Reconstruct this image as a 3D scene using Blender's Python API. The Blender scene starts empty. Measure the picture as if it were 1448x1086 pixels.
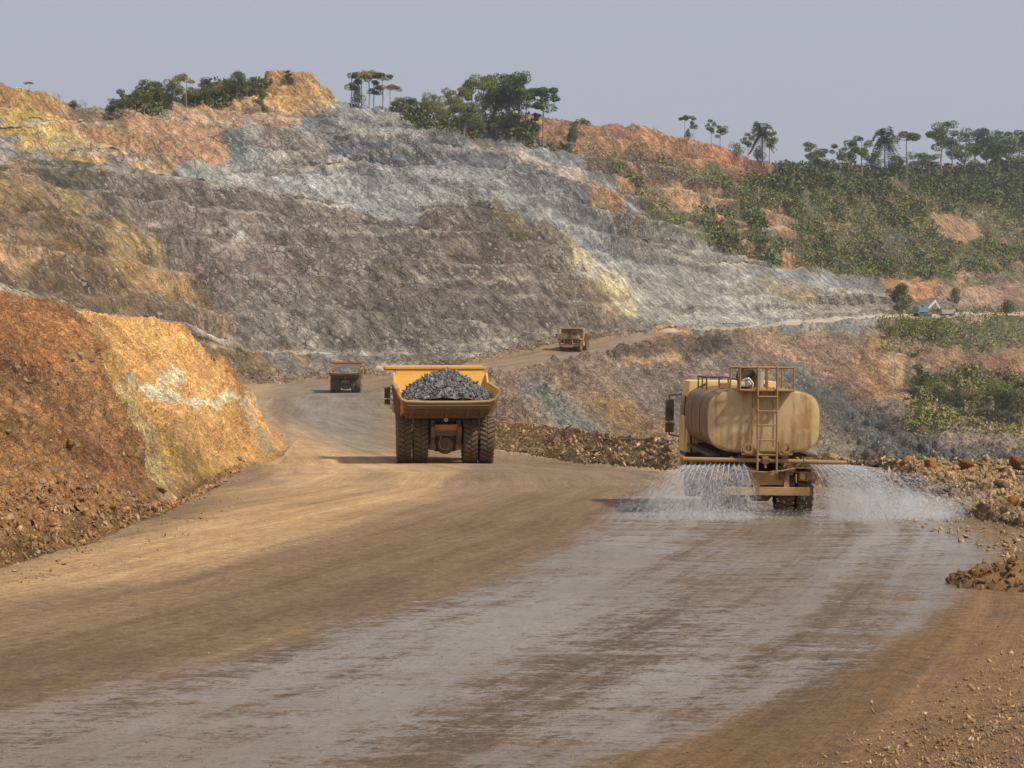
import bpy, bmesh, math, random
import numpy as np
from mathutils import Vector, Matrix, Euler

random.seed(7)
rng = np.random.default_rng(11)
R = math.radians
sc = bpy.context.scene
col = sc.collection

# ------------------------------------------------------------------ camera, sky, sun, exposure
F = 2600.0                       # focal length in pixels of the 1448 wide photograph
CX, HY = 724.0, 500.0            # principal column, horizon row
cam_d = bpy.data.cameras.new('camera')
cam = bpy.data.objects.new('camera', cam_d)
col.objects.link(cam)
cam_d.sensor_width = 36.0
cam_d.lens = 36.0 * F / 1448.0
cam_d.shift_y = -43.0 / 1448.0
cam_d.clip_start = 0.5
cam_d.clip_end = 9000
cam.location = (0, 0, 0)
cam.rotation_euler = (R(90), 0, 0)
sc.camera = cam

SUN_EL, SUN_AZ = R(50), R(118)   # azimuth clockwise from +Y
world = bpy.data.worlds.new('World')
sc.world = world
world.use_nodes = True
wn = world.node_tree
bg = wn.nodes['Background']
sky = wn.nodes.new('ShaderNodeTexSky')
sky.sky_type = 'NISHITA'
sky.sun_disc = False
sky.sun_elevation = SUN_EL
sky.sun_rotation = SUN_AZ
sky.air_density = 1.0
sky.dust_density = 4.0
sky.ozone_density = 2.0
hs = wn.nodes.new('ShaderNodeHueSaturation')
hs.inputs['Saturation'].default_value = 0.42
mixs = wn.nodes.new('ShaderNodeMixRGB')
mixs.blend_type = 'MIX'
mixs.inputs[0].default_value = 0.72
mixs.inputs[2].default_value = (4.15, 4.45, 5.35, 1)
wn.links.new(sky.outputs[0], hs.inputs['Color'])
wn.links.new(hs.outputs[0], mixs.inputs[1])
wn.links.new(mixs.outputs[0], bg.inputs['Color'])
bg.inputs['Strength'].default_value = 0.092
sun_d = bpy.data.lights.new('sun', 'SUN')
sun_d.energy = 3.6
sun_d.angle = R(3.5)
sun_d.color = (1.0, 0.90, 0.76)
sun = bpy.data.objects.new('sun', sun_d)
col.objects.link(sun)
sdir = Vector((math.sin(SUN_AZ) * math.cos(SUN_EL), math.cos(SUN_AZ) * math.cos(SUN_EL), math.sin(SUN_EL)))
sun.rotation_euler = sdir.to_track_quat('Z', 'Y').to_euler()
sun.location = (60, -60, 120)
sc.view_settings.view_transform = 'Standard'
sc.view_settings.look = 'None'
sc.view_settings.exposure = 0.24
sc.view_settings.gamma = 1.0
sc.cycles.max_bounces = 6
sc.cycles.diffuse_bounces = 2
sc.cycles.glossy_bounces = 2
sc.cycles.transparent_max_bounces = 24
sc.cycles.volume_bounces = 1
sc.cycles.use_denoising = True

HAZE = 0.00011
# ------------------------------------------------------------------ helpers: colours, tags, meshes, nodes
def lin(c, k=1.0):
    out = []
    for v in c[:3]:
        v = v / 255.0
        out.append((v / 12.92 if v <= 0.04045 else ((v + 0.055) / 1.055) ** 2.4) * k)
    return tuple(out)

def tag(o, label=None, cat=None, group=None, kind=None):
    if label: o['label'] = label
    if cat: o['category'] = cat
    if group: o['group'] = group
    if kind: o['kind'] = kind
    return o

def empty(name, loc=(0, 0, 0), rz=0.0):
    o = bpy.data.objects.new(name, None)
    col.objects.link(o)
    o.location = loc
    o.rotation_euler = (0, 0, rz)
    o.empty_display_size = 0.5
    return o

def link_mesh(name, me, parent=None):
    o = bpy.data.objects.new(name, me)
    col.objects.link(o)
    if parent is not None:
        o.parent = parent
    return o

def np_mesh(name, V, Fq, mat=None, smooth=False):
    """V (n,3), Fq (m,k) index array"""
    me = bpy.data.meshes.new(name)
    V = np.ascontiguousarray(V, dtype=np.float32)
    Fq = np.ascontiguousarray(Fq, dtype=np.int32)
    m, k = Fq.shape
    me.vertices.add(len(V)); me.vertices.foreach_set('co', V.ravel())
    me.loops.add(m * k); me.loops.foreach_set('vertex_index', Fq.ravel())
    me.polygons.add(m)
    me.polygons.foreach_set('loop_start', np.arange(0, m * k, k, dtype=np.int32))
    if smooth:
        me.polygons.foreach_set('use_smooth', np.ones(m, dtype=bool))
    me.update(calc_edges=True)
    if mat: me.materials.append(mat)
    return me

class MB:
    """collects shapes of ONE part"""
    def __init__(s): s.bm = bmesh.new()
    def box(s, c, size, rot=None, bevel=0.0, taper=None):
        m = Matrix.Translation(Vector(c))
        if rot: m = m @ Euler(rot).to_matrix().to_4x4()
        t = bmesh.new(); bmesh.ops.create_cube(t, size=1.0)
        for v in t.verts:
            k = v.co.z + 0.5; x, y = v.co.x, v.co.y
            if taper: x *= 1 + (taper[0] - 1) * k; y *= 1 + (taper[1] - 1) * k
            v.co = Vector((x * size[0], y * size[1], v.co.z * size[2]))
        if bevel > 0:
            bmesh.ops.bevel(t, geom=list(t.edges), offset=min(bevel, min(size) * .45), segments=2, affect='EDGES', profile=0.7)
        mp = {v: s.bm.verts.new(m @ v.co) for v in t.verts}
        for f in t.faces: s.bm.faces.new([mp[v] for v in f.verts])
        t.free(); return s
    def tube(s, a, b, r, n=8, r2=None):
        a, b = Vector(a), Vector(b)
        d = b - a
        if d.length < 1e-6: return s
        q = d.to_track_quat('Z', 'Y').to_matrix().to_4x4()
        m = Matrix.Translation((a + b) / 2) @ q
        bmesh.ops.create_cone(s.bm, cap_ends=True, segments=n, radius1=r, radius2=(r if r2 is None else r2), depth=d.length, matrix=m)
        for v in s.bm.verts: v.tag = True
        return s
    def path(s, pts, r, n=6):
        for a, b in zip(pts[:-1], pts[1:]): s.tube(a, b, r, n)
        return s
    def poly(s, pts, thick=None, direction=None):
        vs = [s.bm.verts.new(Vector(p)) for p in pts]
        f = s.bm.faces.new(vs)
        if thick:
            d = Vector(direction) * thick
            r = bmesh.ops.extrude_face_region(s.bm, geom=[f])
            for g in r['geom']:
                if isinstance(g, bmesh.types.BMVert): g.co += d
        for v in s.bm.verts: v.tag = True
        return s
    def lathe(s, prof, n, axis='X', c=(0, 0, 0)):
        """prof: (axial, radius) closed loop"""
        rings = []
        for i in range(n):
            a = 2 * math.pi * i / n
            ring = []
            for ax, rr in prof:
                if axis == 'X': p = (ax, rr * math.cos(a), rr * math.sin(a))
                elif axis == 'Y': p = (rr * math.cos(a), ax, rr * math.sin(a))
                else: p = (rr * math.cos(a), rr * math.sin(a), ax)
                ring.append(s.bm.verts.new(Vector(p) + Vector(c)))
            rings.append(ring)
        k = len(prof)
        for i in range(n):
            r1, r2 = rings[i], rings[(i + 1) % n]
            for j in range(k):
                try: s.bm.faces.new((r1[j], r1[(j + 1) % k], r2[(j + 1) % k], r2[j]))
                except ValueError: pass
        for v in s.bm.verts: v.tag = True
        return s
    def build(s, name, mat, parent=None, smooth=None, loc=None):
        bmesh.ops.recalc_face_normals(s.bm, faces=s.bm.faces)
        me = bpy.data.meshes.new(name)
        s.bm.to_mesh(me); s.bm.free()
        me.materials.append(mat)
        if smooth is not None:
            me.polygons.foreach_set('use_smooth', np.ones(len(me.polygons), dtype=bool))
            me.update()
            try: me.set_sharp_from_angle(angle=R(smooth))
            except Exception: pass
        o = link_mesh(name, me, parent)
        if loc: o.location = loc
        return o

def copy_tree(o, parent=None):
    c = o.copy(); col.objects.link(c); c.parent = parent
    for ch in [x for x in bpy.data.objects if x.parent == o]:
        copy_tree(ch, c)
    return c

class N:
    """small node helper"""
    def __init__(s, name):
        s.m = bpy.data.materials.new(name); s.m.use_nodes = True
        s.t = s.m.node_tree; s.b = s.t.nodes['Principled BSDF']; s.out = s.t.nodes['Material Output']
    def n(s, kind, **kw):
        x = s.t.nodes.new(kind)
        for k, v in kw.items(): setattr(x, k, v)
        return x
    def l(s, a, b): s.t.links.new(a, b)
    def pos(s):
        g = s.n('ShaderNodeNewGeometry'); return g.outputs['Position']
    def obj(s):
        g = s.n('ShaderNodeTexCoord'); return g.outputs['Object']
    def noise(s, vec, scale, detail=4, rough=0.6, stretch=None, dist=0.0):
        if stretch:
            mp = s.n('ShaderNodeMapping'); mp.inputs['Scale'].default_value = stretch[:3]
            if len(stretch) > 3: mp.inputs['Rotation'].default_value = stretch[3]
            s.l(vec, mp.inputs['Vector']); vec = mp.outputs[0]
        x = s.n('ShaderNodeTexNoise'); x.inputs['Scale'].default_value = scale
        x.inputs['Detail'].default_value = detail; x.inputs['Roughness'].default_value = rough
        x.inputs['Distortion'].default_value = dist
        s.l(vec, x.inputs['Vector']); return x.outputs['Fac']
    def vor(s, vec, scale, feature='F1', out='Distance', rnd=1.0):
        x = s.n('ShaderNodeTexVoronoi'); x.feature = feature; x.inputs['Scale'].default_value = scale
        x.inputs['Randomness'].default_value = rnd
        s.l(vec, x.inputs['Vector']); return x.outputs[out]
    def ramp(s, fac, stops):
        x = s.n('ShaderNodeValToRGB'); e = x.color_ramp.elements
        while len(e) < len(stops): e.new(0.5)
        for k, (p, c) in enumerate(stops):
            e[k].position = p; e[k].color = (c, c, c, 1) if isinstance(c, (int, float)) else (*c[:3], 1)
        s.l(fac, x.inputs[0]); return x.outputs[0]
    def mix(s, a, b, fac=0.5, mode='MIX'):
        x = s.n('ShaderNodeMixRGB'); x.blend_type = mode
        for k, v in ((0, fac), (1, a), (2, b)):
            if isinstance(v, (int, float)): x.inputs[k].default_value = v if k == 0 else (v, v, v, 1)
            elif isinstance(v, tuple): x.inputs[k].default_value = (*v[:3], 1)
            else: s.l(v, x.inputs[k])
        return x.outputs[0]
    def math(s, op, a, b=0.0):
        x = s.n('ShaderNodeMath'); x.operation = op
        for k, v in ((0, a), (1, b)):
            if isinstance(v, (int, float)): x.inputs[k].default_value = v
            else: s.l(v, x.inputs[k])
        return x.outputs[0]
    def bump(s, h, dist, strength=1.0, prev=None):
        x = s.n('ShaderNodeBump'); x.inputs['Distance'].default_value = dist; x.inputs['Strength'].default_value = strength
        s.l(h, x.inputs['Height'])
        if prev is not None: s.l(prev, x.inputs['Normal'])
        return x.outputs[0]
    def done(s, color=None, rough=None, normal=None, metal=None):
        for k, v in (('Base Color', color), ('Roughness', rough), ('Normal', normal), ('Metallic', metal)):
            if v is None: continue
            if isinstance(v, tuple): s.b.inputs[k].default_value = (*v[:3], 1)
            elif isinstance(v, (int, float)): s.b.inputs[k].default_value = v
            else: s.l(v, s.b.inputs[k])
        return s.m

def simple(name, c, rough=0.6, metal=0.0, var=0.35, scale=3.0, dust=None, dustamt=0.5, bump=0.004, coords='obj'):
    """worn painted or rubber surface: noise variation, dust settled in patches"""
    m = N(name); v = m.obj()
    n1 = m.noise(v, scale, 6, 0.65)
    n2 = m.noise(v, scale * 6, 5, 0.7)
    c1 = m.mix(tuple(x * (1 - var) for x in c), tuple(min(1, x * (1 + var)) for x in c), m.ramp(n1, [(0.3, 0.0), (0.7, 1.0)]))
    if dust:
        c1 = m.mix(c1, dust, m.math('MULTIPLY', m.ramp(m.math('ADD', m.math('MULTIPLY', n1, 0.6), m.math('MULTIPLY', n2, 0.4)), [(0.38, 0.0), (0.62, 1.0)]), dustamt))
    return m.done(c1, rough, m.bump(n2, bump, 0.6), metal)

# ------------------------------------------------------------------ numpy gradient noise
_perm = np.random.default_rng(3).permutation(4096).astype(np.int32)
_grad = np.random.default_rng(4).normal(size=(4096, 3)).astype(np.float32)
_grad /= np.linalg.norm(_grad, axis=1, keepdims=True)
def perlin(P):
    P = P.astype(np.float32); i = np.floor(P).astype(np.int32); f = P - i
    u = f * f * f * (f * (f * 6 - 15) + 10)
    out = np.zeros(len(P), dtype=np.float32)
    for dx in (0, 1):
        wx = u[:, 0] if dx else 1 - u[:, 0]
        hx = _perm[(i[:, 0] + dx) & 4095]
        for dy in (0, 1):
            wy = wx * (u[:, 1] if dy else 1 - u[:, 1])
            hy = _perm[(hx + i[:, 1] + dy) & 4095]
            for dz in (0, 1):
                w = wy * (u[:, 2] if dz else 1 - u[:, 2])
                g = _grad[_perm[(hy + i[:, 2] + dz) & 4095]]
                out += w * (g[:, 0] * (f[:, 0] - dx) + g[:, 1] * (f[:, 1] - dy) + g[:, 2] * (f[:, 2] - dz))
    return out * 1.5
def fbm(P, octs, rough=0.5, ridged=False, lac=2.03):
    out = np.zeros(len(P), dtype=np.float32); a = 1.0; q = P.copy(); tot = 0
    for k in range(octs):
        v = perlin(q + 17.3 * k)
        if ridged: v = 1 - 2 * np.abs(v) - 0.4
        out += a * v; tot += a; a *= rough; q = q * lac
    return out / tot
# ------------------------------------------------------------------ the lie of the land: lines from near to far
GD = np.array([4, 16, 42, 70, 102, 150, 200, 250, 325, 373, 5000.0])
GZ = np.array([-3.55, -3.6, -3.72, -4.6, -6.08, -6.9, -7.4, -7.6, -6.9, -5.5, -5.5])
def ground(d): return np.interp(d, GD, GZ)
def zpy(py, d): return -(py - HY) / F * d

def line(knots):
    """knots (px, d, 'g', offset) or (px, d, py) -> function(px) -> d, z"""
    xs, ds, offs = [], [], []
    for k in knots:
        xs.append(k[0]); ds.append(k[1])
        if k[2] == 'g': offs.append(k[3])
        else: offs.append(zpy(k[2], k[1]) - ground(k[1]))
    def f(px):
        d = np.interp(px, xs, ds); return d, ground(d) + np.interp(px, xs, offs)
    return f
G0 = 'g'
LINES = [
 ('near', line([(-9999, 5, G0, 0), (9999, 5, G0, 0)])),
 ('near2', line([(-9999, 12, G0, 0), (1300, 12, G0, 0), (1448, 12, G0, .05), (9999, 12, G0, .3)])),
 ('foot', line([(-1200, 20, G0, 0), (-150, 27, G0, 0), (0, 31.5, G0, 0), (130, 36, G0, 0), (230, 43, G0, 0), (300, 56, G0, 0), (400, 104, G0, 0),
   (430, 150, G0, 0), (480, 220, G0, 0), (540, 250, G0, 0), (600, 205, G0, 0), (640, 170, G0, 0), (700, 124, G0, 0), (800, 104, G0, 0), (950, 78, G0, 0),
   (1050, 68, G0, 0), (1200, 57, G0, 0), (1300, 44, G0, 0), (1448, 38, G0, 0.05), (1650, 33, G0, .2), (2600, 25, G0, .5)])),
 ('rib', line([(-1200, 40, 300), (-150, 44, 385), (0, 46, 428), (75, 50, 452), (130, 52, 490), (165, 53, 560), (215, 53, 648), (255, 51, 715), (300, 60, G0, .25),
   (400, 108, G0, .1), (430, 156, G0, 0), (480, 226, G0, 0), (540, 256, G0, .0), (600, 230, G0, .6), (640, 200, G0, .9), (700, 139, 597), (800, 117, 606), (950, 87, 622),
   (1050, 76, 634), (1200, 61, 652), (1300, 52, 655), (1448, 47, 656), (1650, 41, 660), (2600, 31, 670)])),
 ('dip', line([(-1200, 46, 340), (-150, 52, 400), (0, 54, 436), (75, 60, 462), (130, 64, 508), (165, 66, 580), (215, 67, 658), (255, 64, 690), (300, 72, 688),
   (350, 95, 650), (400, 112, 640), (430, 160, G0, 0), (480, 232, G0, 0), (540, 260, G0, 0), (600, 245, G0, -1), (700, 153, G0, -1.5), (800, 127, G0, -2), (950, 94, G0, -3),
   (1050, 82, G0, -3), (1200, 66, G0, -3), (1300, 58, G0, -3), (1448, 54, G0, -3), (1650, 48, G0, -3), (2600, 40, G0, -3)])),
 ('crest', line([(-1200, 80, 380), (-150, 80, 425), (0, 80, 432), (75, 85, 444), (130, 88, 442), (200, 94, 448), (250, 100, 463), (290, 108, 490), (330, 118, 522),
   (347, 125, 552), (365, 122, 590), (385, 120, 622), (405, 118, G0, 0), (430, 170, G0, 0), (480, 250, G0, 0), (540, 275, G0, 0), (600, 250, G0, -6), (700, 200, G0, -10), (800, 200, G0, -14),
   (950, 200, G0, -18), (1200, 190, G0, -24), (1448, 190, G0, -24), (2600, 190, G0, -24)])),
 ('back', line([(-1200, 100, 420), (-150, 100, 460), (0, 102, 470), (130, 108, 480), (250, 120, 540), (330, 150, G0, 0), (430, 200, G0, 0), (480, 290, G0, 0), (540, 300, G0, 0),
   (600, 300, G0, -6), (700, 315, 648), (800, 315, 655), (950, 330, 660), (1200, 330, 668), (1448, 260, 668), (2600, 230, 680)])),
 ('mid', line([(-1200, 130, 430), (-150, 140, 470), (0, 150, 490), (130, 170, 520), (250, 200, 560), (330, 260, G0, 0), (430, 300, G0, 0), (540, 320, G0, 0),
   (600, 325, G0, -3), (700, 345, 580), (800, 350, 570), (950, 390, 562), (1050, 420, 556), (1200, 440, 562), (1300, 400, 590), (1448, 340, 628), (2600, 300, 660)])),
 ('vale', line([(-1200, 140, 430), (-150, 150, 470), (0, 160, 490), (130, 180, 520), (250, 230, 560), (330, 290, G0, 0), (430, 310, G0, 0), (540, 325, G0, 0),
   (600, 330, G0, -1.8), (700, 350, 562), (800, 358, 550), (950, 400, 545), (1050, 430, 540), (1200, 452, 555), (1260, 455, 572), (1300, 450, 586), (1448, 430, 622), (2600, 400, 650)])),
 ('top', line([(-1200, 160, G0, 0), (-150, 190, G0, 0), (0, 230, G0, 0), (130, 270, G0, 0), (230, 310, G0, 0), (345, 345, G0, 0), (430, 330, G0, 0), (540, 335, G0, 0),
   (600, 345, 543), (684, 362, 534), (780, 385, 520), (850, 405, 510), (900, 415, 508), (960, 428, 510), (1030, 455, 484), (1100, 480, 478), (1200, 500, 480), (1215, 500, 488), (1250, 500, 492), (1300, 500, 500), (1448, 500, 512), (2600, 480, 520)])),
 ('roadn', line([(-1200, 170, G0, 0), (-150, 200, G0, 0), (0, 240, G0, 0), (130, 280, G0, 0), (230, 320, G0, 0), (345, 350, G0, 0), (430, 340, G0, 0), (540, 342, G0, 0),
   (600, 350, 541), (684, 366, 531), (780, 389, 516), (850, 415, 504), (876, 438, 491), (945, 470, 473), (1050, 530, 467), (1250, 630, 453), (1448, 720, 447), (2600, 900, 440)])),
 ('roadf', line([(-1200, 190, G0, 0), (-150, 220, G0, 0), (0, 260, G0, 0), (130, 300, G0, 0), (230, 335, G0, 0), (345, 371, 543), (400, 373, 541), (480, 376, 538), (560, 380, 532), (640, 392, 521),
   (770, 432, 491), (833, 455, 481), (933, 486, 469.5), (1050, 548, 461), (1250, 655, 447), (1448, 745, 441), (2600, 930, 434)])),
 ('bermf', line([(-1200, 192, G0, .5), (-150, 222, G0, .5), (0, 262, G0, .5), (130, 302, G0, .5), (230, 337, G0, .6), (345, 374, 534), (400, 376, 532), (480, 379, 530), (560, 383, 524), (640, 395, 513),
   (770, 435, 484), (833, 458, 475), (933, 489, 465), (1050, 552, 458), (1250, 660, 444), (1448, 750, 439), (2600, 935, 431)])),
 ('bermb', line([(-1200, 196, G0, 0), (-150, 226, G0, 0), (0, 266, G0, 0), (130, 306, G0, 0), (230, 341, G0, 0), (345, 378, 537), (400, 380, 536), (480, 383, 534), (560, 387, 528), (640, 399, 517),
   (770, 439, 486), (833, 462, 477), (933, 492, 466), (1050, 556, 459), (1250, 664, 445), (1448, 754, 439.5), (2600, 940, 431)])),
 ('ledge', line([(-1200, 240, 400), (-150, 260, 415), (0, 290, 420), (130, 320, 440), (230, 350, 462), (345, 385, 505), (480, 398, 499), (560, 403, 496), (640, 412, 491),
   (700, 424, 486), (800, 455, 466), (900, 490, 456), (1000, 540, 450), (1200, 660, 436), (1448, 775, 425), (2600, 960, 420)])),
 ('ledge2', line([(-1200, 246, 402), (-150, 266, 417), (0, 296, 422), (130, 326, 442), (230, 358, 462), (345, 393, 505), (480, 407, 499), (560, 412, 496), (640, 420, 491),
   (700, 430, 486), (800, 459, 466), (900, 494, 456), (1000, 544, 450), (1200, 664, 436), (1448, 780, 424), (2600, 966, 420)])),
 ('bench2', line([(-1200, 320, 220), (-150, 350, 238), (0, 370, 240), (60, 385, 243), (150, 410, 252), (290, 445, 275), (400, 460, 292), (516, 470, 299), (560, 472, 305), (620, 479, 299), (698, 490, 294),
   (748, 492, 316), (800, 500, 334), (860, 505, 388), (900, 512, 424), (1000, 560, 430), (1100, 610, 424), (1250, 690, 412), (1448, 810, 400), (2600, 990, 400)])),
 ('bench2b', line([(-1200, 326, 222), (-150, 356, 240), (0, 377, 242), (60, 393, 246), (150, 420, 255), (290, 456, 278), (400, 472, 295), (516, 482, 302), (560, 484, 308), (620, 491, 302), (698, 501, 297),
   (748, 503, 319), (800, 510, 336), (860, 512, 389), (900, 518, 424), (1000, 566, 430), (1100, 616, 424), (1250, 696, 412), (1448, 816, 400), (2600, 996, 400)])),
 ('bench3', line([(-1200, 350, 190), (-150, 375, 205), (0, 400, 208), (160, 440, 222), (240, 466, 236), (350, 492, 241), (400, 500, 239), (500, 512, 240), (630, 522, 242), (710, 530, 244), (800, 540, 264),
   (850, 548, 298), (900, 565, 345), (1000, 610, 375), (1100, 660, 385), (1250, 750, 375), (1448, 860, 360), (2600, 1060, 350)])),
 ('bench3b', line([(-1200, 358, 192), (-150, 383, 208), (0, 408, 210), (160, 450, 225), (240, 476, 239), (350, 503, 244), (400, 511, 242), (500, 523, 243), (630, 533, 245), (710, 541, 247), (800, 550, 267),
   (850, 556, 299), (900, 571, 346), (1000, 616, 375), (1100, 666, 385), (1250, 756, 375), (1448, 866, 360), (2600, 1066, 350)])),
 ('bench4', line([(-1200, 380, 150), (-150, 400, 160), (0, 425, 167), (100, 450, 180), (200, 485, 192), (300, 515, 195), (443, 535, 188), (632, 552, 190), (665, 556, 210), (814, 570, 250), (870, 582, 285),
   (930, 605, 315), (1000, 640, 325), (1100, 700, 330), (1250, 800, 320), (1448, 920, 300), (2600, 1130, 290)])),
 ('bench4b', line([(-1200, 388, 152), (-150, 408, 162), (0, 433, 169), (100, 458, 182), (200, 494, 195), (300, 524, 198), (443, 545, 191), (632, 562, 193), (665, 566, 212), (814, 580, 252), (870, 590, 286),
   (930, 612, 315), (1000, 646, 325), (1100, 706, 330), (1250, 806, 320), (1448, 926, 300), (2600, 1140, 290)])),
 ('sky', line([(-1200, 420, 100), (-150, 440, 108), (0, 460, 121), (60, 475, 142), (130, 500, 163), (170, 520, 166), (240, 545, 154), (300, 565, 143), (370, 575, 132), (392, 578, 118), (420, 580, 119), (460, 585, 134), (492, 588, 150), (560, 592, 158),
   (620, 600, 186), (700, 610, 200), (750, 622, 186), (800, 640, 186), (860, 650, 190), (930, 665, 190), (1000, 700, 203), (1050, 725, 219), (1095, 755, 240), (1150, 800, 245), (1250, 870, 248), (1350, 940, 244), (1448, 1000, 238), (2600, 1200, 225)])),
 ('over', line([(-1200, 470, 125), (-150, 490, 130), (0, 510, 140), (130, 550, 175), (240, 595, 170), (392, 625, 150), (492, 640, 170), (560, 650, 180), (620, 660, 186), (700, 690, 176), (760, 720, 168), (800, 750, 178), (860, 770, 186), (930, 790, 192), (1000, 810, 215),
   (1095, 850, 250), (1250, 960, 262), (1448, 1100, 255), (2600, 1300, 245)])),
 ('beyond', line([(-9999, 1500, 330), (9999, 1500, 330)])),
 ('far', line([(-9999, 4200, 505), (9999, 4200, 505)])),
]
LI = {n: k for k, (n, f) in enumerate(LINES)}
# columns
core = np.arange(-160, 1610, 1.75)
left = np.linspace(-3200, -160, 90)[:-1]; right = np.linspace(1610, 4800, 90)[1:]
PXc = np.concatenate([left, core, right])
NC = len(PXc)
DZ = [f(PXc) for n, f in LINES]
# rows between successive lines, by how much picture they cover
vis = (PXc > -20) & (PXc < 1470)
ROWS = []   # (band, t)
for b in range(len(LINES) - 1):
    (d0, z0), (d1, z1) = DZ[b], DZ[b + 1]
    dpy = np.abs((-z0 / d0) - (-z1 / d1)) * F
    n = int(np.clip(np.percentile(dpy[vis], 92) / 1.9, 5, 330))
    if LINES[b][0] == 'near': n = 8
    if LINES[b][0] == 'near2': n = 330
    if LINES[b][0] in ('beyond', 'over'): n = 12
    for t in range(n): ROWS.append((b, t / n))
ROWS.append((len(LINES) - 2, 1.0))
NR = len(ROWS)
D = np.zeros((NR, NC)); Z = np.zeros((NR, NC)); BAND = np.zeros(NR, int); TT = np.zeros(NR)
for r, (b, t) in enumerate(ROWS):
    d0, z0 = DZ[b]; d1, z1 = DZ[b + 1]
    if b in (0, 1): tt = 1.0 / ((1 - t) / d0 + t / d1); tt = (tt - d0) / (d1 - d0)   # even in the picture
    else: tt = t
    D[r] = d0 + (d1 - d0) * tt
    if b in (0, 1):
        Z[r] = ground(D[r]) + (z0 - ground(d0)) * (1 - tt) + (z1 - ground(d1)) * tt
    else: Z[r] = ground(D[r]) + (z0 - ground(d0)) * (1 - tt) + (z1 - ground(d1)) * tt
    BAND[r] = b; TT[r] = t
PXg = np.repeat(PXc[None], NR, 0)
X = (PXg - CX) / F * D
P0 = np.stack([X, D, Z], -1)
PYg = HY - Z / D * F
# round the knees of the banks a little, along the columns only
# ---- zones
B = BAND[:, None] + 0 * PXg
PX, PY = PXg, PYg
road_left = np.interp(PY, [540, 548, 560, 600, 640, 655, 700, 760, 820, 1100], [343, 345, 350, 374, 402, 415, 300, 225, 0, -900])
road_left = np.where(B < LI['foot'], -1e5, np.where(B < LI['roadn'], 412 - 0.0 * PY, 338))
road_mask = (B < LI['foot'])
flatmid = (B >= LI['foot']) & (B < LI['roadf']) & (Z - ground(D) < 0.12) & (Z - ground(D) > -0.5) & (PX > 338) & (PX < 700)
farroad = (B == LI['roadn']) & (PX > 338)
road_mask = road_mask | flatmid | farroad
# zone: 0 road, 1 left bank, 2 right berm, 3 pit side, 4 hill
zone = np.full((NR, NC), 4)
zone[(B < LI['bermb'])] = 3
zone[(B < LI['vale']) & (PX < 500)] = 1
zone[(B >= LI['foot']) & (B < LI['dip']) & (PX >= 500)] = 2
zone[(PX < 345) & (B >= LI['mid'])] = 4
zone[road_mask] = 0

# ---- surface relief, along the normals of the smooth land
def normals(P):
    du = np.zeros_like(P); dv = np.zeros_like(P)
    du[:, 1:-1] = P[:, 2:] - P[:, :-2]; du[:, 0] = P[:, 1] - P[:, 0]; du[:, -1] = P[:, -1] - P[:, -2]
    dv[1:-1] = P[2:] - P[:-2]; dv[0] = P[1] - P[0]; dv[-1] = P[-1] - P[-2]
    n = np.cross(du, dv); n /= (np.linalg.norm(n, axis=-1, keepdims=True) + 1e-9)
    return n
NRM = normals(P0)
def smooth_mask(m, it=6):
    m = m.astype(np.float32)
    for _ in range(it):
        m[1:-1] = (m[:-2] + m[1:-1] * 2 + m[2:]) / 4
        m[:, 1:-1] = (m[:, :-2] + m[:, 1:-1] * 2 + m[:, 2:]) / 4
    return m
flat = P0.reshape(-1, 3)
disp = np.zeros(NR * NC, dtype=np.float32)
cav = np.zeros(NR * NC, dtype=np.float32)
def add(mask, fn):
    m = smooth_mask(mask).ravel(); idx = np.nonzero(m > 0.003)[0]
    v = fn(flat[idx]); disp[idx] += v * m[idx]; return idx, v
# road: broad undulation, ruts
def f_road(p):
    q = p * np.array([0.35, 0.12, 0]); q[:, 2] = 3.1
    return 0.05 * fbm(q, 3) + 0.018 * fbm(p * np.array([3.0, 1.6, 1.0]), 3)
add(zone == 0, f_road)
SK = np.array([[1, 0, .55], [0, 1, 0], [0, 0, 1]])
def f_bank(p):
    k = np.clip((p[:, 2] - ground(p[:, 1])) / 1.3, .12, 1)
    w = fbm(p / 4.0, 2)[:, None] * 1.5
    return k * 0.9 * fbm(p / 7.0, 2) + k * 0.55 * fbm((p + w) / 2.4, 6, 0.62, True) + 0.14 * fbm(p / 0.45, 3, 0.65)
add(zone == 1, f_bank)
def f_berm(p): return 0.3 * fbm(p / 3.0, 2) + 0.38 * fbm(p / 0.9, 4, 0.6, True)
add(zone == 2, f_berm)
SHEAR = np.array([[1, 0, .95], [0, 1, 0], [0, 0, 1]]).T
def ledge_phase(p):
    st = (p[:, 2] + 1.8 * fbm(p / 50.0, 3) + .05 * p[:, 0]) / 7.6; return st - np.floor(st)
def f_far(p):
    q = p @ SHEAR
    g = q * np.array([1 / 8.0, 1 / 26.0, 1 / 34.0])             # gullies running down the face to the right
    st = ledge_phase(p); st = np.where(st < 0.70, st / 0.70, (1 - st) / 0.30)
    amt = np.clip(.5 + 1.6 * fbm(p / 38.0 + 7, 2) + (p[:, 2] > 28) * .5, 0, 1.15)
    return 4.2 * fbm(p / 48.0, 2) + 2.0 * fbm(g, 4, 0.58, True) + (.8 + .5 * (p[:, 2] > 36)) * fbm(p / 7.0, 6, 0.62, True) + 4.0 * amt * (st - .5)
hm = (zone == 4) & (B < LI['over'])
add(hm & (B >= LI['ledge']), f_far)
add(hm & (B < LI['ledge']), lambda p: 0.5 * f_far(p))
def f_pit(p):
    q = p @ SHEAR
    return 2.2 * fbm(p / 22.0, 2) + 2.6 * fbm(q * np.array([1 / 6., 1 / 18., 1 / 16.]), 4, 0.6, True) + 1.2 * fbm(p / 5.0, 5, 0.62, True)
add(zone == 3, f_pit)
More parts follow.
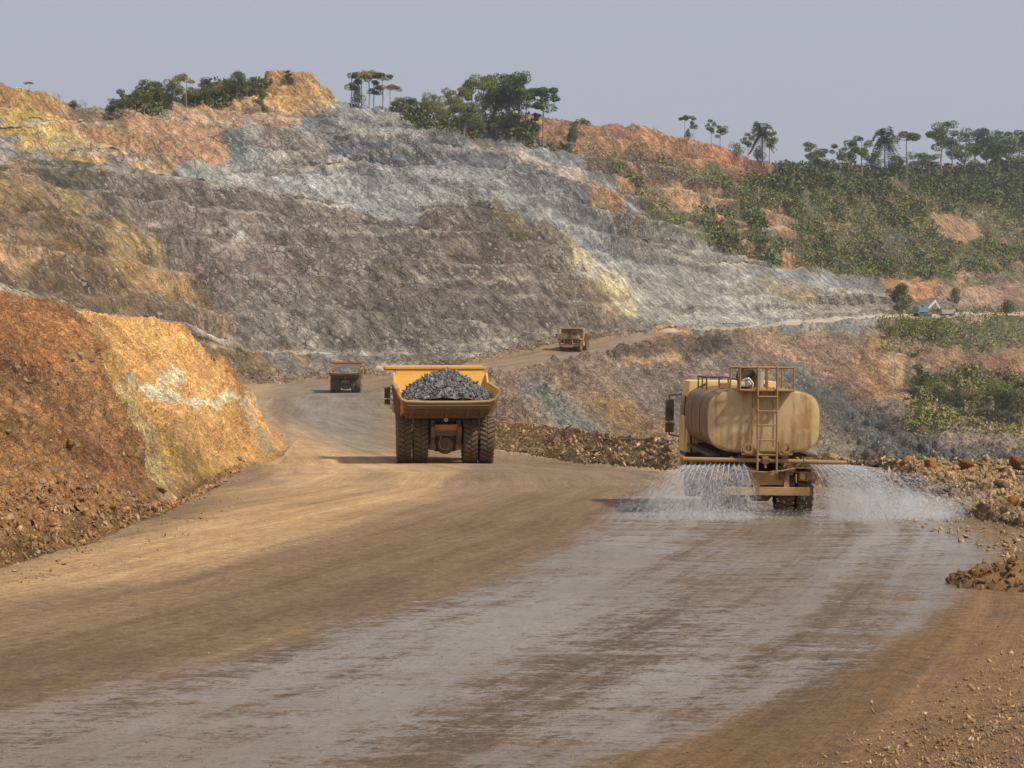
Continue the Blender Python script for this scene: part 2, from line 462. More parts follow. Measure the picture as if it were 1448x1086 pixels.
PT = (flat + NRM.reshape(-1, 3) * disp[:, None]).reshape(NR, NC, 3)
PYd = HY - PT[..., 2] / PT[..., 1] * F
PXd = CX + PT[..., 0] / PT[..., 1] * F
print('terrain', NR, NC, NR * NC)

def at(px, py, b0, b1):
    """the first point of the land, between two of its lines, met going up the picture at (px, py)"""
    c = int(np.argmin(np.abs(PXc - px)))
    rr = np.nonzero((BAND >= LI[b0]) & (BAND < LI[b1]))[0]
    pys = PYd[rr, c]
    k = np.nonzero(pys <= py)[0]
    r = rr[k[0]] if len(k) else rr[int(np.argmin(pys))]
    return Vector(PT[r, c].tolist())

# ------------------------------------------------------------------ ground colours by strata, with ledge shade painted in (canvas per zone)
CW, CH, S = 1820, 1130, 2
def canvas(base):
    c = np.zeros((CH // S, CW // S, 3), np.float32); c[:] = lin(base); return c
_yy, _xx = np.mgrid[0:CH // S, 0:CW // S]
_yy = _yy * S; _xx = _xx * S - 180
def inside(poly):
    m = np.zeros(_xx.shape, bool); n = len(poly); j = n - 1
    for i in range(n):
        xi, yi = poly[i]; xj, yj = poly[j]
        c = ((yi > _yy) != (yj > _yy)) & (_xx < (xj - xi) * (_yy - yi) / ((yj - yi) + 1e-9) + xi)
        m ^= c; j = i
    return m
def blur(m, k):
    m = m.astype(np.float32); k = max(1, int(k / S))
    for _ in range(2):
        for ax in (0, 1):
            pad = [(0, 0), (0, 0)]; pad[ax] = (k, k)
            q = np.cumsum(np.pad(m, pad, mode='edge'), axis=ax)
            if ax == 0: m = (q[2 * k:] - q[:-2 * k]) / (2 * k); m = m[:_xx.shape[0]]
            else: m = (q[:, 2 * k:] - q[:, :-2 * k]) / (2 * k); m = m[:, :_xx.shape[1]]
    return m
def paint(c, poly, color, feather=8, amt=1.0):
    # polygons of one stratum each, or of a ledge's painted shade strip
    m = (blur(inside(poly), feather * 0.5) * amt)[..., None]
    c[:] = c * (1 - m) + np.array(lin(color), np.float32) * m
def sample(c, px, py):
    x = np.clip((px + 180) / S, 0, c.shape[1] - 1.01); y = np.clip(py / S, 0, c.shape[0] - 1.01)
    i = x.astype(int); j = y.astype(int); fx = (x - i); fy = (y - j)
    if c.ndim == 3: fx = fx[:, None]; fy = fy[:, None]
    return (c[j, i] * (1 - fx) + c[j, i + 1] * fx) * (1 - fy) + (c[j + 1, i] * (1 - fx) + c[j + 1, i + 1] * fx) * fy

hill = canvas((118, 104, 94))
P = lambda *a: paint(hill, *a)
P([(-180, 60), (520, 60), (480, 200), (330, 250), (-180, 250)], (186, 134, 98), 6)
P([(300, 150), (500, 140), (500, 210), (380, 240), (300, 210)], (160, 122, 100), 12)
P([(170, 160), (250, 150), (380, 160), (440, 172), (400, 186), (200, 186)], (184, 138, 108), 6)
P([(260, 135), (470, 110), (500, 168), (440, 165), (280, 160)], (204, 146, 86), 5)
P([(440, 130), (500, 140), (500, 170), (440, 160)], (204, 158, 100), 5)
P([(375, 110), (420, 110), (450, 135), (380, 142)], (204, 146, 88), 5)
P([(200, 188), (330, 186), (320, 230), (230, 232)], (170, 122, 94), 8)
P([(-180, 100), (60, 130), (90, 170), (140, 218), (-180, 190)], (198, 142, 78), 6)
P([(-10, 150), (50, 170), (100, 205), (130, 222), (40, 216), (-20, 190)], (206, 160, 82), 5)
P([(48, 172), (90, 185), (175, 212), (150, 222), (90, 214)], (212, 172, 112), 5)
P([(80, 140), (130, 160), (185, 188), (170, 200), (110, 180)], (138, 106, 84), 6)
P([(-180, 165), (5, 165), (35, 205), (-180, 212)], (160, 150, 146), 5)
P([(-180, 212), (60, 215), (230, 236), (230, 264), (60, 245), (-180, 235)], (150, 142, 138), 5)
P([(60, 214), (150, 224), (140, 248), (80, 244)], (188, 142, 92), 6)
P([(180, 232), (240, 238), (250, 260), (190, 256)], (190, 150, 112), 6)
# grey rock benches
P([(440, 168), (500, 148), (560, 155), (640, 178), (740, 200), (830, 232), (860, 262), (930, 330), (1100, 376), (1250, 396), (1260, 450), (960, 470), (880, 440), (800, 335), (740, 318), (700, 292), (600, 292), (590, 320), (500, 300), (400, 292), (300, 275), (235, 262), (260, 236), (320, 236), (325, 190), (345, 188), (400, 210), (420, 186)], (142, 143, 143), 5)
P([(430, 168), (470, 162), (640, 180), (670, 205), (810, 250), (820, 262), (700, 246), (500, 240), (430, 200)], (108, 115, 120), 6)
P([(318, 190), (350, 188), (345, 230), (322, 230)], (100, 108, 110), 4)
P([(350, 200), (440, 190), (480, 240), (400, 250)], (140, 128, 120), 12)
P([(480, 242), (700, 246), (830, 280), (850, 320), (780, 325), (720, 292), (600, 288), (500, 290), (410, 270)], (154, 154, 152), 6)
P([(255, 240), (320, 236), (360, 250), (350, 262), (300, 270), (260, 262)], (164, 166, 154), 5)
P([(330, 246), (400, 246), (400, 290), (330, 275)], (160, 152, 150), 10)
P([(700, 250), (820, 255), (860, 300), (840, 330), (760, 300)], (124, 124, 122), 8)
P([(660, 208), (740, 218), (815, 246), (840, 258), (800, 254), (730, 232), (660, 216)], (196, 172, 156), 3)
P([(500, 190), (610, 190), (612, 198), (500, 197)], (170, 170, 166), 4)
P([(840, 400), (900, 380), (1000, 400), (1240, 410), (1250, 450), (1000, 466), (900, 455)], (162, 155, 145), 10)
P([(860, 300), (1000, 360), (1100, 385), (1000, 400), (900, 370)], (142, 134, 124), 10)
P([(1080, 395), (1150, 400), (1160, 430), (1090, 425)], (182, 156, 118), 10)
P([(1160, 420), (1250, 405), (1255, 445), (1130, 452)], (156, 142, 128), 8)
# brown slope of spoil with ochre and cream runs
P([(730, 320), (800, 334), (860, 392), (890, 450), (820, 455), (770, 400), (735, 350)], (136, 120, 100), 10)
P([(690, 292), (720, 300), (760, 340), (740, 345)], (156, 130, 92), 6)
P([(798, 335), (815, 345), (835, 372), (880, 400), (905, 446), (880, 448), (850, 412), (815, 382)], (186, 166, 124), 5)
P([(800, 372), (880, 382), (900, 392), (830, 392)], (190, 178, 156), 3)
P([(820, 395), (850, 395), (880, 440), (850, 450)], (140, 116, 88), 5)
P([(120, 270), (330, 300), (460, 400), (640, 400), (500, 480), (350, 440), (230, 350)], (124, 106, 96), 30, 0.8)
P([(330, 400), (600, 440), (740, 470), (640, 500), (400, 540), (345, 470)], (126, 116, 104), 22, 0.9)
P([(600, 300), (700, 330), (760, 420), (640, 420)], (132, 112, 98), 22, 0.7)
P([(310, 300), (330, 320), (350, 350), (330, 345)], (160, 150, 140), 5)
P([(395, 480), (420, 486), (445, 520), (430, 520)], (176, 134, 96), 5)
P([(340, 535), (560, 520), (760, 484), (800, 470), (760, 492), (640, 522), (560, 534), (340, 545)], (152, 136, 116), 4)
P([(540, 492), (700, 484), (760, 480), (700, 496), (540, 502)], (150, 138, 122), 4)
# left slope of looser tan spoil
P([(-180, 236), (40, 240), (80, 262), (200, 330), (300, 420), (400, 545), (200, 640), (-180, 640)], (146, 112, 78), 8)
P([(40, 240), (110, 240), (150, 255), (110, 275), (60, 262)], (104, 96, 74), 6)
P([(-180, 290), (60, 300), (130, 350), (160, 400), (60, 420), (-180, 400)], (126, 98, 72), 14)
P([(-180, 330), (40, 335), (90, 372), (20, 380)], (176, 132, 96), 8)
P([(60, 330), (120, 350), (200, 370), (260, 400), (330, 470), (250, 450), (150, 390)], (172, 128, 82), 8)
P([(60, 265), (120, 300), (230, 350), (250, 380), (160, 350)], (158, 128, 84), 6)
P([(100, 400), (300, 440), (340, 520), (180, 440)], (136, 110, 84), 10)
# right hill: soil under scrub
P([(835, 225), (900, 215), (1000, 235), (1090, 240), (1800, 200), (1800, 430), (1340, 420), (1250, 400), (1100, 380), (930, 330)], (104, 100, 66), 10)
P([(740, 160), (1050, 200), (1095, 245), (1060, 265), (1000, 240), (900, 225), (830, 215), (760, 195)], (166, 112, 78), 5)
P([(830, 215), (900, 220), (960, 240), (1000, 280), (930, 290), (880, 260)], (112, 96, 78), 8)
P([(1000, 205), (1060, 215), (1100, 245), (1040, 250), (985, 235)], (190, 118, 78), 5)
P([(1020, 190), (1090, 236), (1095, 250), (1060, 240)], (150, 92, 72), 5)
for pl in ([(822, 254), (850, 262), (900, 318), (905, 330), (870, 300), (840, 290)], [(868, 262), (890, 266), (900, 290), (880, 280)], [(900, 270), (930, 275), (950, 300), (920, 296)],
           [(925, 255), (960, 262), (980, 300), (1000, 300), (960, 305), (940, 285)], [(1080, 300), (1110, 300), (1122, 340), (1110, 345), (1085, 330)], [(1060, 350), (1110, 360), (1130, 375), (1050, 370)],
           [(975, 270), (1010, 275), (1025, 300), (1000, 305)], [(1318, 312), (1345, 304), (1380, 318), (1392, 345), (1350, 352), (1330, 335)], [(1150, 320), (1200, 318), (1200, 326), (1150, 328)]):
    P(pl, (178, 130, 94), 4)
P([(1245, 395), (1300, 392), (1345, 402), (1340, 428), (1260, 432)], (184, 124, 82), 5)
P([(1335, 402), (1448, 405), (1700, 410), (1700, 436), (1330, 436)], (164, 124, 102), 6)
P([(1360, 385), (1405, 380), (1410, 396), (1360, 398)], (172, 128, 108), 4)

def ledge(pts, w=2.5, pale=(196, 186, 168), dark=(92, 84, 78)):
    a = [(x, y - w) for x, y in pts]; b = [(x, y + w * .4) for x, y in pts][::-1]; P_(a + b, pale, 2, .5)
    a = [(x, y + w * .4) for x, y in pts]; b = [(x, y + w * 1.8) for x, y in pts][::-1]; P_(a + b, dark, 2, .55)  # dark strip: shadow along the ledge painted into the colour
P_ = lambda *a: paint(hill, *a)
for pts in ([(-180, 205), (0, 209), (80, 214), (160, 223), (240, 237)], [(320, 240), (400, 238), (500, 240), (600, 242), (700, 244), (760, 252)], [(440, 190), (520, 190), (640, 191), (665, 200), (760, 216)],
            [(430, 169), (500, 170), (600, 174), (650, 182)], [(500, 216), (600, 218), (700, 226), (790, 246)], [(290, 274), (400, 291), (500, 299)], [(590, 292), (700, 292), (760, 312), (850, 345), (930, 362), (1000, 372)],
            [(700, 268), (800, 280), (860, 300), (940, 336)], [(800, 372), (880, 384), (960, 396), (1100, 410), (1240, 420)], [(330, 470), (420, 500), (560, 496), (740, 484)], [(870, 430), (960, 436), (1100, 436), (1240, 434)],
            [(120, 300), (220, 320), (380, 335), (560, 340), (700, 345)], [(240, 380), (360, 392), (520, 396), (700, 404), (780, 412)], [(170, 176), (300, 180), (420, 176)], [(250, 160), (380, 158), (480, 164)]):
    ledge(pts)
pit = canvas((146, 120, 92))
P = lambda *a: paint(pit, *a)
P([(680, 530), (860, 505), (1040, 480), (1060, 560), (900, 600), (700, 600)], (148, 122, 98), 14)
P([(880, 512), (1060, 500), (1090, 560), (1060, 640), (900, 640), (860, 560)], (138, 118, 102), 14)
P([(960, 560), (1080, 580), (1080, 660), (930, 640)], (126, 112, 100), 10)
P([(735, 540), (765, 535), (800, 565), (850, 610), (870, 640), (800, 640), (760, 570)], (124, 121, 112), 9)
P([(830, 545), (880, 560), (930, 600), (970, 640), (900, 640), (850, 590)], (160, 124, 76), 12)
P([(860, 480), (930, 476), (1030, 484), (1035, 500), (970, 508), (885, 510), (850, 500)], (118, 92, 72), 5)
P([(985, 482), (1032, 486), (1030, 500), (980, 504)], (94, 76, 62), 3)
P([(870, 508), (970, 505), (970, 516), (860, 518)], (186, 146, 100), 3)
P([(920, 468), (970, 464), (985, 476), (930, 484)], (176, 136, 92), 4)
P([(960, 460), (1250, 448), (1265, 470), (1100, 480), (985, 480)], (150, 148, 142), 6)
P([(1030, 470), (1180, 474), (1170, 484), (1030, 482)], (178, 144, 110), 5)
P([(1060, 484), (1215, 484), (1228, 560), (1160, 545), (1060, 500)], (164, 128, 102), 8)
P([(1100, 520), (1140, 520), (1200, 570), (1300, 612), (1460, 650), (1460, 680), (1300, 680), (1180, 610)], (116, 114, 106), 9)
P([(1100, 540), (1180, 600), (1260, 670), (1080, 670)], (136, 118, 98), 12)
P([(1190, 570), (1260, 572), (1448, 622), (1448, 650), (1330, 640)], (150, 128, 108), 8)
P([(1215, 486), (1250, 486), (1275, 520), (1290, 562), (1250, 575), (1225, 565)], (184, 136, 88), 6)
P([(1240, 488), (1256, 486), (1285, 560), (1330, 592), (1300, 590), (1262, 560)], (208, 166, 118), 4)
P([(1262, 486), (1700, 500), (1700, 560), (1400, 555), (1300, 540)], (158, 124, 88), 8)
P([(1380, 510), (1700, 520), (1700, 560), (1400, 545)], (150, 104, 74), 8)
P([(1285, 535), (1700, 545), (1700, 625), (1448, 608), (1330, 584), (1290, 560)], (96, 92, 56), 8)
P([(1245, 452), (1290, 446), (1700, 440), (1700, 510), (1448, 500), (1300, 490), (1258, 482)], (104, 98, 62), 6)
P([(1290, 462), (1340, 446), (1400, 448), (1370, 462), (1300, 470)], (176, 148, 120), 4)

bank = canvas((164, 112, 66))
P = lambda *a: paint(bank, *a)
P([(-180, 780), (0, 770), (240, 700), (300, 720), (200, 780), (-180, 860)], (134, 92, 50), 12)
P([(-180, 400), (60, 430), (120, 480), (60, 560), (-180, 500)], (160, 102, 56), 16)
P([(60, 560), (200, 640), (240, 700), (100, 700)], (152, 98, 56), 18)
P([(-180, 640), (40, 660), (60, 760), (-180, 760)], (172, 118, 68), 24)
P([(70, 430), (360, 430), (440, 660), (300, 720), (258, 712), (215, 640), (165, 560), (135, 500), (110, 470)], (208, 150, 88), 3)
P([(75, 438), (220, 440), (300, 480), (345, 545), (300, 540), (200, 520), (150, 500)], (214, 154, 90), 6)
P([(200, 440), (270, 455), (345, 540), (350, 560), (300, 500), (240, 465)], (198, 126, 66), 4)
P([(160, 538), (200, 545), (262, 562), (345, 566), (345, 578), (250, 578), (165, 552)], (206, 186, 160), 4)
P([(215, 525), (260, 530), (262, 552), (225, 548)], (216, 186, 158), 5)
P([(128, 505), (165, 520), (158, 540), (140, 525)], (200, 176, 146), 4)
P([(335, 545), (350, 560), (395, 640), (380, 645), (345, 590)], (192, 160, 130), 5)
P([(130, 505), (160, 520), (175, 560), (160, 570)], (196, 148, 66), 4)
P([(205, 612), (260, 640), (318, 655), (322, 670), (270, 680), (235, 662)], (208, 156, 76), 6)
P([(152, 545), (165, 548), (190, 600), (240, 670), (262, 720), (235, 712), (205, 650), (165, 590)], (190, 156, 112), 6)
P([(240, 690), (330, 670), (420, 650), (430, 670), (300, 730), (255, 730)], (168, 124, 76), 8)

berm = canvas((186, 150, 104))
P = lambda *a: paint(berm, *a)
P([(690, 590), (960, 600), (960, 640), (690, 620)], (176, 134, 94), 10)
P([(800, 630), (960, 640), (960, 670), (800, 650)], (190, 158, 112), 8)
P([(1200, 680), (1448, 700), (1448, 780), (1200, 740)], (170, 136, 94), 14)
P([(1248, 690), (1310, 690), (1320, 725), (1270, 720)], (112, 96, 76), 6)

roadc = canvas((142, 112, 76))
P = lambda *a: paint(roadc, *a)
P([(-180, 800), (0, 812), (240, 750), (330, 700), (500, 660), (700, 650), (640, 690), (420, 770), (200, 850), (-180, 920)], (184, 144, 92), 20)
P([(345, 640), (420, 600), (440, 610), (600, 655), (560, 690), (420, 700)], (186, 148, 100), 12)
P([(-180, 870), (300, 800), (620, 720), (760, 700), (880, 720), (700, 800), (400, 900), (-180, 1010)], (134, 104, 70), 22)
P([(700, 640), (960, 660), (980, 690), (800, 700), (620, 690)], (140, 112, 84), 12)
P([(690, 630), (960, 662), (960, 672), (690, 640)], (174, 142, 102), 4)
P([(350, 545), (410, 542), (380, 580), (420, 630), (380, 640)], (166, 134, 96), 6)
P([(380, 545), (560, 540), (545, 640), (430, 610), (400, 580)], (126, 108, 88), 30)
P([(405, 560), (470, 560), (540, 620), (545, 640), (470, 620), (425, 590)], (136, 122, 106), 30)
P([(640, 528), (860, 488), (940, 470), (940, 474), (860, 500), (690, 530)], (138, 116, 92), 3)
P([(930, 466), (1260, 446), (1700, 436), (1700, 446), (1260, 454), (940, 474)], (176, 160, 138), 2)
P([(760, 1100), (980, 1040), (1200, 950), (1380, 830), (1440, 780), (1650, 760), (1650, 1120)], (132, 98, 58), 16)
P([(1100, 1100), (1250, 1000), (1400, 880), (1650, 820), (1650, 1120)], (134, 98, 56), 20)

wetc = np.zeros(_xx.shape, np.float32)
def wet(poly, feather, amt):
    global wetc
    m = blur(inside(poly), feather) * amt; wetc = np.maximum(wetc, m)
wet([(-180, 1050), (0, 1015), (250, 960), (470, 898), (640, 850), (760, 800), (860, 745), (905, 716), (960, 700), (1200, 700), (1330, 742), (1420, 768), (1400, 810), (1330, 860), (1240, 920), (1140, 975), (980, 1035), (800, 1090), (780, 1130), (-180, 1130)], 26, 1.0)
wet([(820, 740), (900, 700), (960, 690), (960, 740)], 16, 0.75)
wet([(400, 556), (480, 556), (560, 570), (550, 640), (470, 622), (425, 596)], 34, 0.42)
damp = blur(inside([(700, 760), (820, 700), (960, 690), (1250, 700), (1440, 770), (1420, 850), (1200, 980), (900, 1090), (700, 1130), (-180, 1130), (-180, 1000), (300, 930), (600, 850)]), 24)

warp = fbm(flat * np.array([1, 1, 1]) / (0.02 * flat[:, 1:2] + 1.0), 5, 0.8)
warp2 = fbm(flat / (0.02 * flat[:, 1:2] + 1.0) + 50.0, 5, 0.8)
fx = PXg.ravel() + warp * 14; fy = PYg.ravel() + warp2 * 9
zf = zone.ravel()
COLR = np.zeros((NR * NC, 3), np.float32)
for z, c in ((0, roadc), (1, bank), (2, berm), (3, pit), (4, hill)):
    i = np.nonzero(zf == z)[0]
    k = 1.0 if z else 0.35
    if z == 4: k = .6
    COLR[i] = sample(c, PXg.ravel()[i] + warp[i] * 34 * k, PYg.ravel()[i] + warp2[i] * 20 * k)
lum = COLR.mean(1, keepdims=True)
satz = np.where(zf == 4, .84, np.where(zf == 1, .90, np.where(zf == 0, .84, .88)))[:, None]
COLR = np.clip(lum + (COLR - lum) * satz, .005, 1) * np.where((zf == 1)[:, None], np.array([.97, 1.04, .88], np.float32), np.array([1.0, 1.02, 0.98], np.float32))
red = np.clip((COLR[:, 0] / (COLR[:, 2] + .01) - 1.7) / 1.0, 0, 1) * (zf == 4); COLR[:, 1] *= 1 + .07 * red; COLR[:, 2] *= 1 - .06 * red
COLR[zf == 4] *= .94
sp = fbm((flat @ SHEAR) / np.array([11.0, 30, 26]) + 3, 4, .62)
sreg = np.clip((sample(blur(inside([(830, 215), (1000, 230), (1130, 300), (1150, 385), (1040, 370), (930, 325), (860, 290)]), 20), PXg.ravel(), PYg.ravel())) + .35 * (PXg.ravel() > 1100) * (PYg.ravel() < 400), 0, 1)
SOILP = np.clip((sp - .10) * 6, 0, 1) * sreg * (zf == 4)
COLR = COLR * (1 - SOILP[:, None]) + np.array(lin((180, 134, 98)), np.float32) * SOILP[:, None]
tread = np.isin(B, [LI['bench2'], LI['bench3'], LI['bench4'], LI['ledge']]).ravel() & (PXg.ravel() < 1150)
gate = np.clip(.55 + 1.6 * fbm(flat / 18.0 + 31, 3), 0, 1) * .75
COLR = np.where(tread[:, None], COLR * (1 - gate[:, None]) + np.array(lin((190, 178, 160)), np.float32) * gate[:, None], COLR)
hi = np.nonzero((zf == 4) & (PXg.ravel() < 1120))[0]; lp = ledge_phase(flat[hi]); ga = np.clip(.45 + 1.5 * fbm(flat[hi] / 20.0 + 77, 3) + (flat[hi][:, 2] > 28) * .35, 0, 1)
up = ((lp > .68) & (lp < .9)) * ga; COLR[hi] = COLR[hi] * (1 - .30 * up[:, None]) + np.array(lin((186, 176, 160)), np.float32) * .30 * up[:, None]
COLR[hi] *= (1 - .32 * ga * ((lp < .22) | (lp > .94)))[:, None]  # recesses at the riser feet darkened, shade painted into the colour
# streaks and mottling that belong to the soil itself
i = np.nonzero(zf != 0)[0]
pf = flat[i]; sc_ = (0.012 * pf[:, 1:2] + 0.35)
m1 = fbm((pf @ SHEAR) / sc_ * np.array([.42, .15, .09]), 4, 0.62)
m2 = fbm(pf / sc_ * .9 + 9, 3, 0.65) + .9 * fbm(pf / (sc_ * 5) * np.array([1, 1, 1.8]) + 19, 3, .6)
COLR[i] *= np.clip(1 + 0.85 * m1 + 0.5 * m2, 0.40, 1.75)[:, None]
WET = sample(wetc, PXg.ravel() + warp * 5, PYg.ravel() + warp2 * 2.5) * (zf == 0)
DAMP = sample(damp, PXg.ravel(), PYg.ravel()) * (zf == 0)
# distance along / across the road, for tyre marks
cl_px = [(-700, 1090), (-300, 1000), (0, 930), (400, 830), (700, 740), (830, 690), (800, 668), (660, 645), (520, 612), (450, 585), (455, 560), (520, 545), (640, 527), (780, 503), (870, 486), (945, 471)]
def ground_pt(px, py):
    lo, hi = 6.0, 480.0
    dd = np.linspace(6, 480, 4000); pyy = HY - ground(dd) / dd * F
    k = int(np.argmin(np.abs(pyy - py)[:3300])); return (px - CX) / F * dd[k], dd[k]

cl = np.array([ground_pt(*q) for q in cl_px[:12]] + [((px - CX) / F * d, d) for px, d in ((640, 378), (780, 410), (870, 445), (945, 480), (1250, 645), (1448, 735))])
ri = np.nonzero(zf == 0)[0]; rp = flat[ri][:, :2]
RT = np.zeros(NR * NC, np.float32); RS = np.zeros(NR * NC, np.float32); best = np.full(len(ri), 1e9); bt = np.zeros(len(ri)); bs = np.zeros(len(ri)); acc = 0.0
for k in range(len(cl) - 1):
    a_, b_ = cl[k], cl[k + 1]; e = b_ - a_; L_ = np.linalg.norm(e); e = e / L_
    w_ = rp - a_; u = np.clip(w_ @ e, 0 if k else -60, L_); q_ = a_ + u[:, None] * e; dd = np.linalg.norm(rp - q_, axis=1); sg = np.sign(w_[:, 0] * e[1] - w_[:, 1] * e[0])
    better = dd < best; best = np.where(better, dd, best); bt = np.where(better, dd * sg, bt); bs = np.where(better, acc + u, bs); acc += L_
RT[ri] = bt; RS[ri] = bs

def terrain_obj(name, fmask, mat, kind='structure'):
    ii = np.nonzero(fmask.ravel())[0]
    r = ii // (NC - 1); c = ii % (NC - 1)
    a = r * NC + c
    q = np.stack([a, a + 1, a + NC + 1, a + NC], 1)
    used, inv = np.unique(q.ravel(), return_inverse=True)
    me = np_mesh(name, PT.reshape(-1, 3)[used], inv.reshape(-1, 4), mat, smooth=True)
    ca = me.color_attributes.new('Col', 'FLOAT_COLOR', 'POINT')
    ca.data.foreach_set('color', np.concatenate([COLR[used], np.ones((len(used), 1))], 1).astype(np.float32).ravel())
    wa = me.attributes.new('wet', 'FLOAT', 'POINT'); wa.data.foreach_set('value', WET[used].astype(np.float32))
    wa = me.attributes.new('damp', 'FLOAT', 'POINT'); wa.data.foreach_set('value', DAMP[used].astype(np.float32))
    if name == 'haul_road':
        wa = me.attributes.new('across', 'FLOAT', 'POINT'); wa.data.foreach_set('value', RT[used])
        wa = me.attributes.new('along', 'FLOAT', 'POINT'); wa.data.foreach_set('value', RS[used])
    o = link_mesh(name, me); o['kind'] = kind
    return o

def attr(m, name, out='Fac'):
    a = m.n('ShaderNodeAttribute'); a.attribute_name = name; return a.outputs[out]

def soil(name, s, stone, bumpd):
    """broken rock and soil; s = size of the coarse grain in metres"""
    m = N(name); v = m.pos(); c = attr(m, 'Col', 'Color')
    big = m.noise(v, 0.25 / s, 5, 0.6)
    sx = m.n('ShaderNodeSeparateXYZ'); m.l(v, sx.inputs[0]); cb = m.n('ShaderNodeCombineXYZ')
    m.l(m.math('ADD', sx.outputs[0], m.math('MULTIPLY', sx.outputs[2], .95)), cb.inputs[0]); m.l(sx.outputs[1], cb.inputs[1]); m.l(sx.outputs[2], cb.inputs[2]); vs = cb.outputs[0]
    mid = m.noise(vs, 1.1 / s, 7, 0.72, (1.0, 0.7, 0.6), 0.6)
    run = m.noise(vs, 0.55 / s, 7, 0.7, (1.6, 0.5, 0.22), 0.3)
    cell = m.vor(v, 0.9 / s, out='Color'); dist = m.vor(v, 0.9 / s)
    cell2 = m.vor(v, 3.2 / s, out='Color'); dist2 = m.vor(v, 3.2 / s)
    sep = m.n('ShaderNodeSeparateColor'); m.l(cell, sep.inputs[0])
    sep2 = m.n('ShaderNodeSeparateColor'); m.l(cell2, sep2.inputs[0])
    c1 = m.mix(c, m.ramp(mid, [(0.30, 0.42), (0.5, 0.98), (0.74, 1.7)]), 1.0, 'MULTIPLY')
    c1 = m.mix(c1, m.ramp(run, [(0.32, 0.60), (0.5, 1.0), (0.70, 1.38)]), 1.0, 'MULTIPLY')
    c1 = m.mix(c1, m.ramp(sep.outputs[0], [(0.0, 0.74), (0.6, 1.0), (1.0, 1.25)]), 0.6, 'MULTIPLY')
    c1 = m.mix(c1, m.ramp(sep2.outputs[0], [(0.0, 0.72), (0.6, 1.0), (1.0, 1.3)]), 0.6, 'MULTIPLY')
    ck = m.n('ShaderNodeTexVoronoi'); ck.feature = 'DISTANCE_TO_EDGE'; ck.inputs['Scale'].default_value = .7 / s
    dv = m.n('ShaderNodeVectorMath'); dv.operation = 'MULTIPLY_ADD'; nz = m.n('ShaderNodeTexNoise'); nz.inputs['Scale'].default_value = .8 / s; nz.inputs['Detail'].default_value = 4; m.l(v, nz.inputs['Vector'])
    m.l(nz.outputs['Color'], dv.inputs[0]); dv.inputs[1].default_value = (3.2 * s, 3.2 * s, 3.2 * s); m.l(v, dv.inputs[2]); mp = m.n('ShaderNodeMapping'); mp.inputs['Rotation'].default_value = (0, R(35), 0); mp.inputs['Scale'].default_value = (1.3, 1, .6); m.l(dv.outputs[0], mp.inputs['Vector']); m.l(mp.outputs[0], ck.inputs['Vector'])
    crack = m.ramp(ck.outputs[0], [(0.0, 0.0), (.07, .7), (.16, 1.0)])
    c1 = m.mix(c1, m.mix(.72, 1.0, crack), m.ramp(big, [(.42, 0.0), (.6, 1.0)]), 'MULTIPLY')
    pale = m.math('MULTIPLY', m.ramp(sep2.outputs[1], [(0.90, 0.0), (0.93, 1.0)]), m.ramp(m.math('ADD', big, 0.0), [(0.40, 0.0), (0.62, 1.0)]))
    c1 = m.mix(c1, stone, m.math('MULTIPLY', pale, 0.6))
    h = m.math('ADD', m.math('MULTIPLY', mid, 1.3), m.math('MULTIPLY', dist, -0.35))
    h = m.math('ADD', h, m.math('MULTIPLY', run, 1.2))
    h = m.math('ADD', h, m.math('MULTIPLY', dist2, -0.22))
    h = m.math('ADD', h, m.math('MULTIPLY', crack, .5))
    return m.done(c1, 0.95, m.bump(h, bumpd, 1.0))

